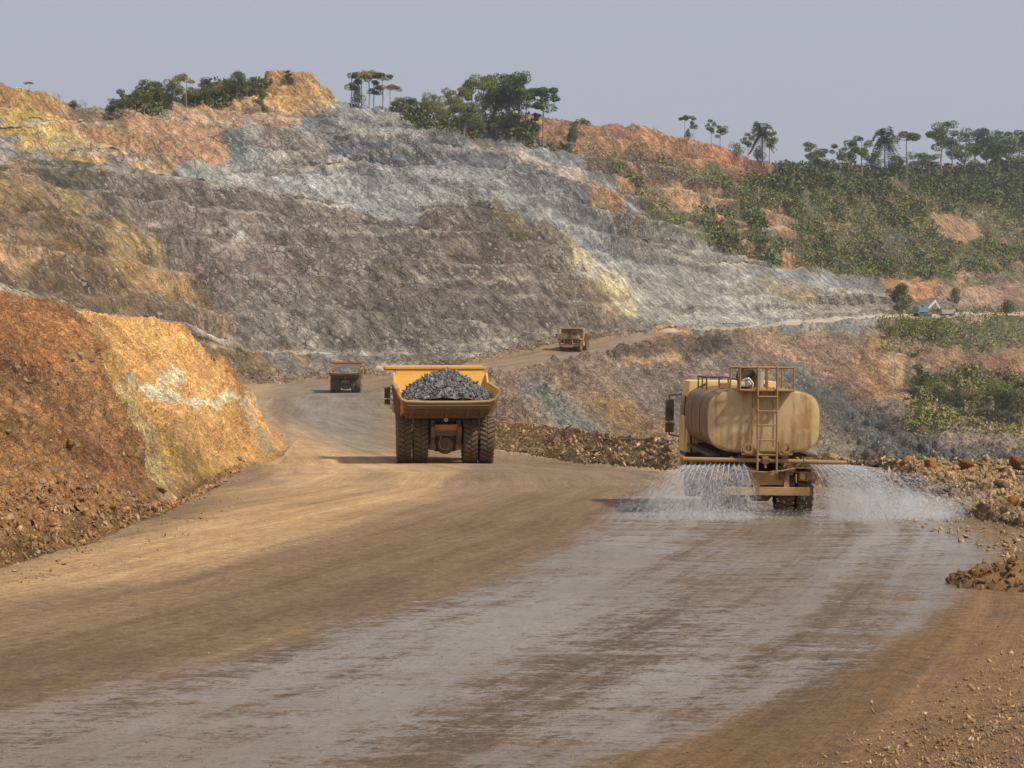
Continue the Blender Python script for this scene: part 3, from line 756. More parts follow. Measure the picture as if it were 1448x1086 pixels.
def road_material():
    m = N('packed haul road dirt'); v = m.pos(); c = attr(m, 'Col', 'Color'); w0 = attr(m, 'wet'); dp = attr(m, 'damp')
    cb = m.n('ShaderNodeCombineXYZ'); m.l(attr(m, 'across'), cb.inputs[0]); m.l(attr(m, 'along'), cb.inputs[1]); tv = cb.outputs[0]
    tr = m.noise(tv, 1.0, 6, 0.66, (1.5, 0.045, 1))            # wheel tracks following the road
    tr2 = m.noise(tv, 1.0, 4, 0.6, (0.34, 0.02, 1))
    tr3 = m.noise(tv, 1.0, 5, 0.7, (5.5, 0.16, 1))
    blot = m.noise(v, 0.22, 6, 0.68)
    patch = m.noise(v, 0.9, 6, 0.7, (1, .75, 1))
    fine = m.noise(v, 5.0, 7, 0.75)
    grit = m.vor(v, 22.0, out='Color'); sg = m.n('ShaderNodeSeparateColor'); m.l(grit, sg.inputs[0])
    cross = m.noise(v, 1.0, 7, 0.7, (0.7, 2.2, 1))
    crossf = m.noise(v, 1.0, 6, 0.72, (2.6, 9.0, 1))
    c1 = m.mix(c, m.ramp(tr, [(0.30, 0.70), (0.5, 1.0), (0.70, 1.20)]), 1.0, 'MULTIPLY')
    c1 = m.mix(c1, m.ramp(tr2, [(0.3, 0.72), (0.6, 1.10)]), 1.0, 'MULTIPLY')
    c1 = m.mix(c1, m.ramp(tr3, [(0.3, 0.84), (0.7, 1.12)]), 1.0, 'MULTIPLY')
    c1 = m.mix(c1, m.ramp(blot, [(0.3, 0.82), (0.7, 1.14)]), 1.0, 'MULTIPLY')
    c1 = m.mix(c1, m.ramp(fine, [(0.28, 0.62), (0.5, 1.0), (0.75, 1.30)]), 1.0, 'MULTIPLY')
    c1 = m.mix(c1, m.ramp(crossf, [(0.3, 0.80), (0.5, 1.0), (0.72, 1.15)]), 1.0, 'MULTIPLY')
    c1 = m.mix(c1, m.ramp(sg.outputs[0], [(0.0, 0.80), (0.5, 1.0), (1.0, 1.2)]), 0.7, 'MULTIPLY')
    spk = m.noise(v, 15.0, 4, 0.8, (1, .7, 1)); c1 = m.mix(c1, m.ramp(spk, [(.30, .35), (.42, 1.0), (.66, 1.0), (.76, 1.45)]), 0.9, 'MULTIPLY')
    edge = m.math('ADD', m.math('MULTIPLY', m.math('SUBTRACT', patch, .5), 1.1), m.math('MULTIPLY', m.math('SUBTRACT', crossf, .5), .7))
    w = m.ramp(m.math('ADD', w0, edge), [(.28, 0.0), (.62, 1.0)])
    low = m.math('ADD', m.math('MULTIPLY', cross, 0.50), m.math('MULTIPLY', crossf, 0.34))
    low = m.math('ADD', low, m.math('MULTIPLY', m.math('SUBTRACT', tr2, .5), .5)); low = m.math('ADD', low, m.math('MULTIPLY', tr, 0.42)); low = m.math('ADD', low, m.math('MULTIPLY', fine, .16))
    cf2 = m.noise(v, 1.0, 6, 0.75, (7.0, 22.0, 1))
    # tread prints pressed along the wheel lanes
    lane = m.ramp(m.noise(tv, 1.0, 2, 0.5, (1.1, 0.012, 1)), [(.53, 0.0), (.60, 1.0)])
    wv = m.math('SINE', m.math('ADD', m.math('MULTIPLY', attr(m, 'along'), 17.0), m.math('MULTIPLY', m.math('SINE', m.math('MULTIPLY', attr(m, 'across'), 11.0)), 1.6)))
    wv = m.math('MULTIPLY', m.math('MULTIPLY', wv, lane), m.ramp(patch, [(.42, 0.0), (.6, 1.0)]))
    c1 = m.mix(c1, m.math('ADD', 1.0, m.math('MULTIPLY', wv, .16)), 1.0, 'MULTIPLY')
    c1 = m.mix(c1, m.ramp(cf2, [(.3, .78), (.5, 1.0), (.72, 1.2)]), 1.0, 'MULTIPLY')
    low = m.math('ADD', low, m.math('MULTIPLY', m.math('SUBTRACT', cf2, .5), .45)); low = m.math('ADD', low, m.math('MULTIPLY', m.math('SUBTRACT', spk, .5), .25))
    film = m.math('MULTIPLY', m.ramp(low, [(0.64, 0.0), (0.735, 1.0)]), w)
    wetcol = m.mix(c1, (0.60, 0.57, 0.56), 1.0, 'MULTIPLY')
    c2 = m.mix(c1, wetcol, m.math('MULTIPLY', dp, 0.40))
    c2 = m.mix(c2, wetcol, m.math('MULTIPLY', w, 0.55))
    c2 = m.mix(c2, m.mix((0.30, 0.275, 0.25), (0.19, 0.165, 0.14), m.ramp(blot, [(.35, 0), (.65, 1)])), m.math('MULTIPLY', m.math('MULTIPLY', film, m.ramp(spk, [(.30, .15), (.42, 1.0)])), 0.78))
    rough = m.mix(0.92, 0.66, w)
    rough = m.mix(rough, m.mix(.08, .30, patch), film)
    hb = m.math('ADD', m.math('MULTIPLY', fine, 0.9), m.math('MULTIPLY', m.noise(v, 22, 3, 0.7), 0.3))
    hb = m.math('ADD', hb, m.math('MULTIPLY', tr3, 0.7)); hb = m.math('ADD', hb, m.math('MULTIPLY', wv, 0.22)); hb = m.math('ADD', hb, m.math('MULTIPLY', cf2, 0.3)); hb = m.math('ADD', hb, m.math('MULTIPLY', crossf, 0.5))
    bst = m.mix(1.0, 0.42, film)
    nb = m.n('ShaderNodeBump'); nb.inputs['Distance'].default_value = 0.06; m.l(bst, nb.inputs['Strength']); m.l(hb, nb.inputs['Height'])
    m.b.inputs['IOR'].default_value = 1.45
    return m.done(c2, rough, nb.outputs[0])

fz = zone[:-1, :-1]
fb = B[:-1, :-1]
M_hill = soil('quarried hill rock', 2.2, (0.50, 0.46, 0.42), .75)
M_pit = soil('pit side scree', 1.5, (0.50, 0.43, 0.36), 0.8)
M_bank = soil('cut bank earth', 0.22, (0.52, 0.42, 0.30), 0.10)
M_berm = soil('berm rubble earth', 0.18, (0.50, 0.40, 0.27), 0.10)
M_road = road_material()
terrain_obj('haul_road', fz == 0, M_road)
terrain_obj('cut_bank', fz == 1, M_bank)
terrain_obj('roadside_berm', fz == 2, M_berm)
terrain_obj('pit_slope', fz == 3, M_pit)
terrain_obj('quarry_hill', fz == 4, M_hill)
# ------------------------------------------------------------------ materials of the vehicles
DUST = lin((176, 142, 100)); MUD = lin((104, 84, 64))
M_yellow = simple('weathered yellow paint', lin((232, 172, 58)), 0.5, 0, 0.2, 0.8, DUST, 0.6)
M_ydust = simple('yellow paint under heavy dust', lin((204, 170, 118)), 0.8, 0, 0.3, 0.8, lin((160, 130, 96)), 0.6)
M_ydark = simple('grimy dark yellow paint', lin((150, 108, 62)), 0.8, 0, 0.3, 0.8, lin((84, 66, 50)), 0.6)
M_tan = simple('dust covered tan body steel', lin((182, 144, 96)), 0.75, 0, 0.25, 1.2, lin((120, 90, 62)), 0.6)
M_under = simple('grimy brown underside steel', lin((124, 104, 80)), 0.85, 0, 0.35, 1.5, lin((74, 62, 50)), 0.6)
M_dark = simple('dark greasy steel', lin((62, 52, 44)), 0.7, 0, 0.4, 2.5, MUD, 0.6)
M_rubber = simple('dusty black rubber', lin((74, 64, 54)), 0.9, 0, 0.3, 1.6, lin((128, 104, 76)), 0.65)
M_tread = simple('dust caked tyre tread', lin((112, 92, 68)), 0.95, 0, 0.3, 2.0, lin((84, 70, 56)), 0.6)
M_rim = simple('dusty wheel rim', lin((168, 130, 80)), 0.7, 0, 0.25, 2.0, MUD, 0.5)
M_glassd = simple('dark cab glass', (0.02, 0.024, 0.027), 0.12, 0, 0.1)
M_orange = simple('worn orange crossbeam paint', lin((190, 118, 44)), 0.6, 0, 0.25, 2.0, DUST, 0.5)
M_cream = simple('dusty pale yellow cab paint', lin((232, 196, 120)), 0.45, 0, 0.12, 1.5, lin((190, 156, 104)), 0.5)
M_tank = N('dusty ochre tank plate')
_v = M_tank.obj()
_n1 = M_tank.noise(_v, 1.3, 7, 0.66); _n2 = M_tank.noise(_v, 9.0, 6, 0.7); _n3 = M_tank.noise(_v, 1.0, 5, 0.6, (5, 5, .7))
_c = M_tank.mix(lin((204, 176, 130)), lin((180, 150, 108)), M_tank.ramp(_n1, [(0.35, 0.0), (0.68, 1.0)]))
_c = M_tank.mix(_c, lin((150, 108, 64)), M_tank.math('MULTIPLY', M_tank.ramp(_n3, [(0.46, 0.0), (0.66, 1.0)]), 0.85))
_c = M_tank.mix(_c, lin((126, 78, 44)), M_tank.ramp(_n2, [(0.64, 0.0), (0.72, 0.8)]))
_c = M_tank.mix(_c, lin((218, 194, 148)), M_tank.math('MULTIPLY', M_tank.ramp(M_tank.noise(_v, 2.7, 5, 0.7), [(0.55, 0.0), (0.7, 1.0)]), 0.5))
M_tank = M_tank.done(_c, 0.72, M_tank.bump(M_tank.math('ADD', _n2, M_tank.math('MULTIPLY', _n1, 2.0)), 0.01, 0.5))
M_rail = simple('rusty ochre pipe', lin((168, 132, 86)), 0.8, 0, 0.3, 4.0, lin((106, 76, 50)), 0.6)
M_red = simple('dusty red lamp lens', lin((150, 52, 40)), 0.3, 0, 0.2, 6.0, DUST, 0.45)
M_amber = simple('dusty amber lamp lens', lin((206, 140, 70)), 0.3, 0, 0.2, 6.0, DUST, 0.4)
M_lampw = simple('clear headlamp lens', lin((226, 220, 206)), 0.25, 0, 0.1, 4.0, DUST, 0.3)
M_grey = simple('dusty light grey plastic', lin((168, 164, 160)), 0.6, 0, 0.12, 3.0, DUST, 0.4)
M_black = simple('black moulded plastic', lin((44, 38, 34)), 0.5, 0, 0.3, 4.0, DUST, 0.4)
M_blue = simple('dusty blue machine paint', lin((84, 124, 160)), 0.5, 0, 0.2, 2.0, DUST, 0.3)

def tyre_mesh(rad, w, lugs, lug_h, lug_w, name, parent, pos, rimr):
    mb = MB(); hw = w / 2; s = rad
    prof = [(-hw * .72, rimr), (-hw * .98, rimr + (s - rimr) * .3), (-hw, rimr + (s - rimr) * .6), (-hw * .93, s * .965 - lug_h), (-hw * .75, s - lug_h), (hw * .75, s - lug_h), (hw * .93, s * .965 - lug_h), (hw, rimr + (s - rimr) * .6), (hw * .98, rimr + (s - rimr) * .3), (hw * .72, rimr)]
    mb.lathe(prof, 48)
    t = mb.build('tyre', M_rubber, parent, 40)
    lg = MB()
    for side in (-1, 1):
        for i in range(lugs):
            a = 2 * math.pi * (i + (0.5 if side > 0 else 0)) / lugs
            m = Matrix.Rotation(a, 4, 'X') @ Matrix.Translation((side * hw * .5, 0, s - lug_h * .6)) @ Matrix.Rotation(side * 0.42, 4, 'Z')
            r = bmesh.ops.create_cube(lg.bm, size=1.0)
            for v in r['verts']:
                k = 1.0 if v.co.z > 0 else 1.15
                v.co = m @ Vector((v.co.x * hw * .98, v.co.y * lug_w * k, v.co.z * lug_h * 1.3))
    tr = lg.build('tread', M_tread, t)
    rm = MB()
    rm.lathe([(-hw * .74, rimr), (-hw * .74, rimr * .86), (-hw * .30, rimr * .8), (-hw * .22, rimr * .34), (-hw * .5, rimr * .3), (-hw * .5, .02), (hw * .5, .02), (hw * .5, rimr * .3), (hw * .22, rimr * .34), (hw * .3, rimr * .8), (hw * .74, rimr * .86), (hw * .74, rimr)], 32)
    for i in range(12):
        a = 2 * math.pi * i / 12
        for sx in (-1, 1):
            rm.tube((sx * hw * .2, rimr * .62 * math.cos(a), rimr * .62 * math.sin(a)), (sx * hw * .36, rimr * .62 * math.cos(a), rimr * .62 * math.sin(a)), rimr * .05, 6)
    rim = rm.build('rim', M_rim, t, 40)
    return t

def wheel(name, rad, w, lugs, lug_h, lug_w, parent, loc, rimr):
    o = tyre_mesh(rad, w, lugs, lug_h, lug_w, name, parent, loc, rimr)
    # the wheel: tyre mesh is the part, tread and rim its pieces
    o.name = name; o.data.name = name; o.location = loc
    o.rotation_euler = (random.uniform(0, 6), 0, 0)
    return o
def copy_wheel(w, parent, loc):
    c = copy_tree(w, parent); c.location = loc; c.rotation_euler = (random.uniform(0, 6), 0, 0); return c

# ------------------------------------------------------------------ haul truck (origin under its rear axle, front along +Y)
def haul_truck():
    root = empty('haul_truck')
    rr = 1.33
    w0 = wheel('wheel', rr, 0.80, 30, 0.085, 0.13, root, (-2.27, 0, rr), 0.66)
    for x, y in ((-1.37, 0), (1.37, 0), (2.27, 0), (-2.10, 5.15), (2.10, 5.15)): copy_wheel(w0, root, (x, y, rr))
    # chassis
    m = MB()
    for sx in (-1, 1):
        m.box((sx * .72, 3.0, 1.75), (.26, 8.4, .55), bevel=.03)
        m.box((sx * .72, -1.0, 1.9), (.22, 1.2, .4), bevel=.03)
    for y in (-.9, 1.6, 3.2, 5.0, 7.0): m.box((0, y, 1.75), (1.3, .28, .38), bevel=.02)
    m.build('chassis', M_under, root)
    m = MB(); m.lathe([(-1.8, .05), (-1.8, .30), (-.75, .34), (-.5, .46), (.5, .46), (.75, .34), (1.8, .30), (1.8, .05)], 20, 'X', (0, 0, rr - .22))
    m.build('rear_axle', M_under, root, 35)
    m = MB(); m.lathe([(-.36, .05), (-.36, .30), (-.27, .44), (-.05, .52), (.2, .52), (.2, .05)], 24, 'Y', (0, -.35, rr - .28))
    m.lathe([(-.44, .05), (-.44, .14), (-.34, .16), (-.34, .05)], 16, 'Y', (0, -.35, rr - .28))
    m.build('differential', M_under, root, 35)
    m = MB(); m.path([(-.26, -.80, 1.55), (-.36, -.82, 1.2), (-.28, -.84, .88), (0, -.84, .78), (.16, -.84, .86)], .035, 8); m.build('hose', M_rim, root)
    for sx in (-1, 1):
        m = MB(); m.tube((sx * .74, -.72, .98), (sx * .74, -.80, 1.7), .15, 14); m.tube((sx * .74, -.80, 1.7), (sx * .70, -.85, 2.42), .11, 14)
        m.box((sx * .74, -.72, .95), (.38, .34, .34), bevel=.06); m.build('suspension_cylinder', M_under, root, 35)
    m = MB(); m.box((0, -1.0, 2.02), (1.25, .22, .32), bevel=.03)
    for sx in (-1, 1): m.tube((sx * .42, -1.13, 2.03), (sx * .42, -1.08, 2.03), .09, 12)
    m.build('crossbeam', M_orange, root)
    m = MB(); m.lathe([(-1.15, .04), (-1.15, .1), (-1.05, .12), (-1.05, .04)], 14, 'Y', (0, 0, 2.45)); m.build('work_lamp', M_lampw, root)
    m = MB(); m.box((0, -.45, 1.62), (.9, .12, .5), bevel=.03); m.build('axle_guard', M_under, root)
    for sx in (-1, 1):
        m = MB(); m.tube((sx * 1.80, -1.25, 3.05), (sx * 1.82, -1.05, 1.55), .035, 8); m.box((sx * 1.82, -1.03, 1.5), (.1, .1, .3)); m.build('rock_ejector', M_under, root)
    # dump body
    hw = 2.62                       # half width of body
    side = [(-3.05, 3.62), (-3.05, 4.22), (4.15, 4.98), (4.15, 4.75)]
    floor = [(-3.05, 3.50), (-1.6, 2.95), (1.2, 2.48), (3.2, 2.25), (4.15, 4.85)]
    m = MB(); th = .10
    def strip(y0, z0, y1, z1, w0_, w1_, t=.12):
        a = [Vector((-w0_, y0, z0)), Vector((w0_, y0, z0)), Vector((w1_, y1, z1)), Vector((-w1_, y1, z1))]
        n = (a[1] - a[0]).cross(a[2] - a[1]).normalized()
        m.poly(a, t, n * -1)
    bw = [hw * .93, hw * .88, hw * .86, hw * .88, hw]
    for k in range(4): strip(*floor[k], *floor[k + 1], bw[k], bw[k + 1])
    for sx in (-1, 1):
        prev = None
        tops = [(-3.05, 4.12), (-1.6, 4.16), (1.2, 4.26), (3.2, 4.36), (4.15, 4.98)]
        for k in range(4):
            (y0, z0), (y1, z1) = floor[k], floor[k + 1]; (ya, za), (yb, zb) = tops[k], tops[k + 1]
            pts = [(sx * bw[k], y0, z0), (sx * bw[k + 1], y1, z1), (sx * hw, yb, zb), (sx * hw, ya, za)]
            m.poly(pts, .10, (sx, 0, 0))
    m.build('dump_body', M_yellow, root)
    # dust covered underside and outside ribs
    m = MB()
    for k in range(3):
        (y0, z0), (y1, z1) = floor[k], floor[k + 1]
        for x in (-1.9, -1.15, 0, 1.15, 1.9):
            m.box((x, (y0 + y1) / 2, (z0 + z1) / 2 - .22), (.18, abs(y1 - y0) * 1.0, .2), (math.atan2(z1 - z0, y1 - y0), 0, 0))
    for y, z in ((-2.5, 3.12), (-1.3, 2.70), (.1, 2.48), (1.6, 2.26)): m.box((0, y, z - .02), (hw * 1.72, .26, .26))
    for sx in (-1, 1):
        for y, zt in ((-2.4, 4.1), (-1.5, 4.14), (-.6, 4.18), (.3, 4.2), (1.2, 4.24), (2.1, 4.28), (3.0, 4.32)):
            zb = np.interp(y, [f[0] for f in floor], [f[1] for f in floor])
            m.box((sx * (hw * .96 + .14), y, (zt + zb) / 2), (.16, .22, zt - zb), (0, sx * .12, 0))
    m.build('body_rib', M_under, root)
    m = MB()
    u = [(-3.10, 3.38), (-1.6, 2.83), (1.2, 2.36), (3.2, 2.13)]
    for k in range(3):
        (y0, z0), (y1, z1) = u[k], u[k + 1]
        m.poly([(-bw[k], y0, z0), (bw[k], y0, z0), (bw[k + 1], y1, z1), (-bw[k + 1], y1, z1)], .03, (0, 0, -1))
    m.build('underside_plate', M_under, root)
    # rolled tail lip, a shallow U turned up at both ends
    m = MB()
    lip = [(-2.72, 4.14), (-2.70, 3.90), (-2.50, 3.60), (-2.2, 3.50), (-1.0, 3.46), (1.0, 3.46), (2.2, 3.50), (2.50, 3.60), (2.70, 3.90), (2.72, 4.14)]
    for a, b in zip(lip[:-1], lip[1:]):
        m.tube((a[0], -3.12, a[1]), (b[0], -3.12, b[1]), .085, 8)
    m.build('tail_lip', M_tan, root)
    m = MB()
    m.poly([(-2.5, -3.16, 3.46), (2.5, -3.16, 3.46), (2.35, -3.05, 3.12), (-2.35, -3.05, 3.12)], .08, (0, 1, 0))
    m.box((0, -3.14, 3.30), (4.5, .12, .06)); m.build('tail_plate', M_under, root)
    # top rails, front wall frame, canopy
    for sx in (-1, 1):
        m = MB(); m.box((sx * (hw + .1), .1, 4.24), (.20, 6.3, .16), (math.atan2(.24, 6.2), 0, 0)); m.build('top_rail', M_tan, root)
    m = MB(); m.poly([(-hw, 4.1, 3.9), (hw, 4.1, 3.9), (hw * .97, 4.45, 5.22), (-hw * .97, 4.45, 5.22)], .12, (0, 1, .0))
    for x in (-2.2, -1.1, 0, 1.1, 2.2): m.box((x, 4.55, 4.6), (.16, .2, 1.3), (-.25, 0, 0))
    m.build('front_wall', M_yellow, root)
    m = MB(); m.box((-.25, 6.0, 5.26), (hw * 2.02 + .55, 3.3, .14), bevel=.03)
    for x in (-2.2, -1.1, 0, 1.1, 2.2): m.box((x, 6.0, 5.15), (.16, 3.1, .14))
    m.box((-.25, 7.62, 5.24), (hw * 2.04 + .55, .14, .30), bevel=.03)
    m.build('canopy', M_yellow, root)
    # deck, cab, engine, radiator, bumper
    m = MB(); m.box((0, 6.5, 2.95), (5.3, 2.4, .12), bevel=.02)
    for sx in (-1, 1): m.box((sx * 2.15, 5.15, 2.95), (1.1, 2.4, .10)); m.box((sx * 2.62, 6.2, 2.80), (.1, 3.0, .3))
    m.build('deck', M_tan, root)
    cab = MB(); cab.box((-1.35, 6.3, 3.85), (1.6, 1.75, 1.75), bevel=.08, taper=(.94, .9)); cab = cab.build('cab', M_yellow, root)
    for c3, z3, r3 in (((-1.35, 7.14, 4.05), (1.34, .06, .85), (.1, 0, 0)), ((-2.13, 6.35, 4.05), (.05, 1.2, .8), None), ((-.57, 6.35, 4.05), (.05, 1.2, .8), None)):
        m = MB(); m.box(c3, z3, r3); m.build('window', M_glassd, cab)
    m = MB(); m.box((1.2, 6.2, 3.55), (1.5, 1.5, 1.1), bevel=.06); m.box((2.0, 6.4, 3.4), (.5, 1.0, .8), bevel=.05); m.build('equipment_box', M_yellow, root)
    m = MB(); m.box((0, 7.35, 2.25), (2.1, .5, 1.3), bevel=.05); m.build('engine_hood', M_yellow, root)
    m = MB()
    for k in range(12): m.box((0, 7.63, 1.72 + k * .095), (1.75, .05, .045))
    m.box((0, 7.61, 2.25), (1.8, .02, 1.2)); m.build('grille', M_dark, root)
    m = MB(); m.box((0, 7.55, 1.25), (4.2, .42, .42), bevel=.05); m.box((0, 7.7, .98), (2.2, .2, .22)); m.build('bumper', M_tan, root)
    for x in (-1.6, -1.25, 1.25, 1.6):
        m = MB(); m.lathe([(0, .02), (0, .13), (.08, .14), (.08, .02)], 16, 'Y', (x, 7.66, 1.75)); m.build('headlight', M_lampw, root)
    for sx in (-1, 1):
        m = MB()
        for k in range(4): m.box((sx * 2.1, 7.75, 1.35 + k * .38), (.6, .28, .05))
        for q in (-.3, .3): m.tube((sx * 2.1 + q, 7.75, 1.1), (sx * 2.1 + q, 7.72, 3.9), .03, 6)
        m.build('ladder', M_rail, root)
    m = MB()
    for x in np.linspace(-2.6, 2.6, 7): m.tube((x, 7.66, 3.0), (x, 7.66, 3.95), .028, 6)
    for z in (3.5, 3.95): m.tube((-2.6, 7.66, z), (2.6, 7.66, z), .028, 6)
    for sx in (-1, 1):
        for y in (5.0, 5.9, 6.8): m.tube((sx * 2.6, y, 3.0), (sx * 2.6, y, 3.95), .028, 6)
        for z in (3.5, 3.95): m.tube((sx * 2.6, 4.6, z), (sx * 2.6, 7.66, z), .028, 6)
    m.build('handrail', M_rail, root)
    for sx in (-1, 1):
        m = MB(); m.path([(sx * 2.62, 7.3, 3.9), (sx * 2.95, 7.3, 4.1), (sx * 2.95, 7.3, 3.1)], .03, 6); m.build('mirror_arm', M_dark, root)
        m = MB(); m.box((sx * 2.98, 7.28, 3.75), (.34, .12, .62), bevel=.04); m.box((sx * 2.98, 7.28, 3.22), (.34, .12, .32), bevel=.04); m.build('mirror', M_black, root)
        m = MB(); m.box((sx * 2.18, 3.3, 1.9), (.85, 1.8, 1.0), bevel=.12); m.build('fuel_tank' if sx < 0 else 'hydraulic_tank', M_tan, root)
        m = MB(); m.tube((sx * 1.0, 1.2, 1.2), (sx * 1.0, 2.3, 2.7), .13, 12); m.tube((sx * 1.0, 2.3, 2.7), (sx * 1.0, 2.7, 3.2), .09, 12); m.build('hoist_cylinder', M_dark, root, 35)
        m = MB(); m.box((sx * 1.85, 2.2, 3.0), (1.5, .06, .5)); m.build('mudguard', M_dark, root)
    return root

def load_heap(name, label, cat, hw, y0, y1, ztop, peak, seed, n, dark):
    """quarry load: a heap with its broken stones, one thing"""
    r = np.random.default_rng(seed)
    m = MB(); bm = m.bm
    nx, ny = 40, 44; grid = []
    def hz(u, v):
        e = max(0.0, 1 - (abs(u) ** 1.3)) * max(0.0, 1 - abs((v - .46) / .47) ** 1.5)
        return ztop - .25 + peak * (e ** .62)
    for j in range(ny):
        v = j / (ny - 1); row = []
        for i in range(nx):
            u = -1 + 2 * i / (nx - 1)
            x = u * hw; y = y0 + (y1 - y0) * v
            p = np.array([[x * 1.7, y * 1.7, seed]]); z = hz(u, v) + .13 * float(fbm(p, 3)[0])
            row.append(bm.verts.new((x, y, z)))
        grid.append(row)
    for j in range(ny - 1):
        for i in range(nx - 1): bm.faces.new((grid[j][i], grid[j][i + 1], grid[j + 1][i + 1], grid[j + 1][i]))
    o = m.build(name, dark, None)
    V, Fc = [], []; base = 0
    for k in range(n):
        u, v = r.uniform(-.97, .97), r.uniform(0.0, 1.0)
        s = float(r.choice([.06, .08, .1, .13, .18, .25], p=[.36, .27, .17, .11, .06, .03]))
        rv, rf = rock_data[r.integers(len(rock_data))]
        a = Euler(r.uniform(0, 6.28, 3)).to_matrix()
        q = (rv @ np.array(a).T) * s + np.array([u * hw, y0 + (y1 - y0) * v, hz(u, v) + .02 + .04 * r.random()])
        V.append(q); Fc.append(rf + base); base += len(rv)
    me = np_mesh('loose_stone', np.concatenate(V), np.concatenate(Fc), dark)
    s_ = link_mesh('loose_stone', me, o); s_['kind'] = 'stuff'
    tag(o, label, cat)
    return o

# ------------------------------------------------------------------ angular stones
def rock_shape(seed, n=15, flat_=1.0):
    r = np.random.default_rng(seed); bm = bmesh.new()
    for k in range(n):
        v = r.normal(size=3); v /= np.linalg.norm(v); v *= r.uniform(.75, 1.1); v *= np.array([1.0, r.uniform(.7, 1), r.uniform(.6, .9) * flat_])
        bm.verts.new(v)
    res = bmesh.ops.convex_hull(bm, input=bm.verts)
    bmesh.ops.delete(bm, geom=[g for g in res['geom_interior'] if isinstance(g, bmesh.types.BMVert)], context='VERTS')
    bmesh.ops.triangulate(bm, faces=bm.faces)
    bm.verts.ensure_lookup_table()
    for i, v in enumerate(bm.verts): v.index = i
    V = np.array([v.co[:] for v in bm.verts]); Fc = np.array([[v.index for v in f.verts] for f in bm.faces])
    bm.free(); return V, Fc
rock_data = [rock_shape(100 + k, 7 + k % 5, .75) for k in range(12)]
rock_data = [(v * np.array([1.25, .9 - .05 * (k % 4), .8 - .06 * (k % 3)]), f) for k, (v, f) in enumerate(rock_data)]
def big_rock(seed, mat):
    """a boulder: hull, bevelled, roughened"""
    V, Fc = rock_shape(seed, 18, .9)
    me = bpy.data.meshes.new('boulder'); bm = bmesh.new()
    vs = [bm.verts.new(v) for v in V]; [bm.faces.new([vs[i] for i in f]) for f in Fc]
    bmesh.ops.bevel(bm, geom=list(bm.edges), offset=.06, segments=1, affect='EDGES')
    bmesh.ops.triangulate(bm, faces=bm.faces)
    bmesh.ops.subdivide_edges(bm, edges=bm.edges, cuts=1, use_grid_fill=True)
    P_ = np.array([v.co[:] for v in bm.verts]); dn = fbm(P_ * 1.8 + seed, 4, .6, True)
    for v, k in zip(bm.verts, dn): v.co *= 1 + .12 * float(k)
    bmesh.ops.recalc_face_normals(bm, faces=bm.faces)
    bm.to_mesh(me); bm.free(); me.materials.append(mat); return me
def rockmat(name, a, b, c):
    m = N(name); v = m.obj(); g = m.n('ShaderNodeObjectInfo'); r = g.outputs['Random']
    n1 = m.noise(v, 1.6, 6, .65); n2 = m.noise(v, 7, 5, .7)
    k = m.mix(a, b, m.ramp(n1, [(.35, 0), (.65, 1)])); k = m.mix(k, c, m.ramp(n2, [(.52, 0), (.72, .8)]))
    k = m.mix(k, m.ramp(r, [(0, .62), (1, 1.25)]), 1.0, 'MULTIPLY')
    return m.done(k, .93, m.bump(m.math('ADD', n1, n2), .12, .8))
M_rtan = rockmat('tan boulder rock', lin((182, 142, 90)), lin((150, 112, 68)), lin((206, 172, 124)))
M_rorange = rockmat('rust orange boulder rock', lin((176, 118, 52)), lin((140, 88, 42)), lin((200, 150, 84)))
M_rgrey = rockmat('grey brown boulder rock', lin((136, 116, 92)), lin((104, 88, 72)), lin((170, 150, 122)))
M_rpale = rockmat('pale buff rock', lin((206, 176, 134)), lin((176, 140, 98)), lin((222, 200, 168)))
def stonemat(name, cols, scale):
    """loose stones: each stone its own tone, by cells of space"""
    m = N(name); v = m.pos(); cell = m.vor(v, scale, out='Color'); s_ = m.n('ShaderNodeSeparateColor'); m.l(cell, s_.inputs[0])
    n = len(cols); k = m.ramp(s_.outputs[0], [((i + .5) / n, c) for i, c in enumerate(cols)])
    k = m.mix(k, m.ramp(m.noise(v, scale * 1.7, 5, .7), [(.3, .6), (.7, 1.3)]), 1.0, 'MULTIPLY')
    return m.done(k, .93, m.bump(m.noise(v, scale * 4, 4, .7), .03, .6))
M_ore = stonemat('blue grey broken ore', [lin(c) for c in ((72, 76, 78), (112, 116, 116), (88, 91, 92), (152, 150, 144), (62, 65, 68), (124, 124, 120))], 7.0)
M_scree = stonemat('grey brown scree', [lin(c) for c in ((128, 114, 98), (150, 136, 118), (104, 94, 82), (172, 160, 142), (136, 118, 98), (120, 110, 100))], 2.2)
M_rub = stonemat('tan rubble', [lin(c) for c in ((160, 130, 90), (188, 156, 112), (134, 110, 80), (196, 170, 130), (152, 120, 80), (132, 112, 88))], 5.0)
M_rubo = stonemat('rusty brown rubble', [lin(c) for c in ((148, 104, 64), (166, 126, 82), (116, 84, 54), (194, 164, 124), (150, 110, 70), (134, 100, 66))], 6.0)

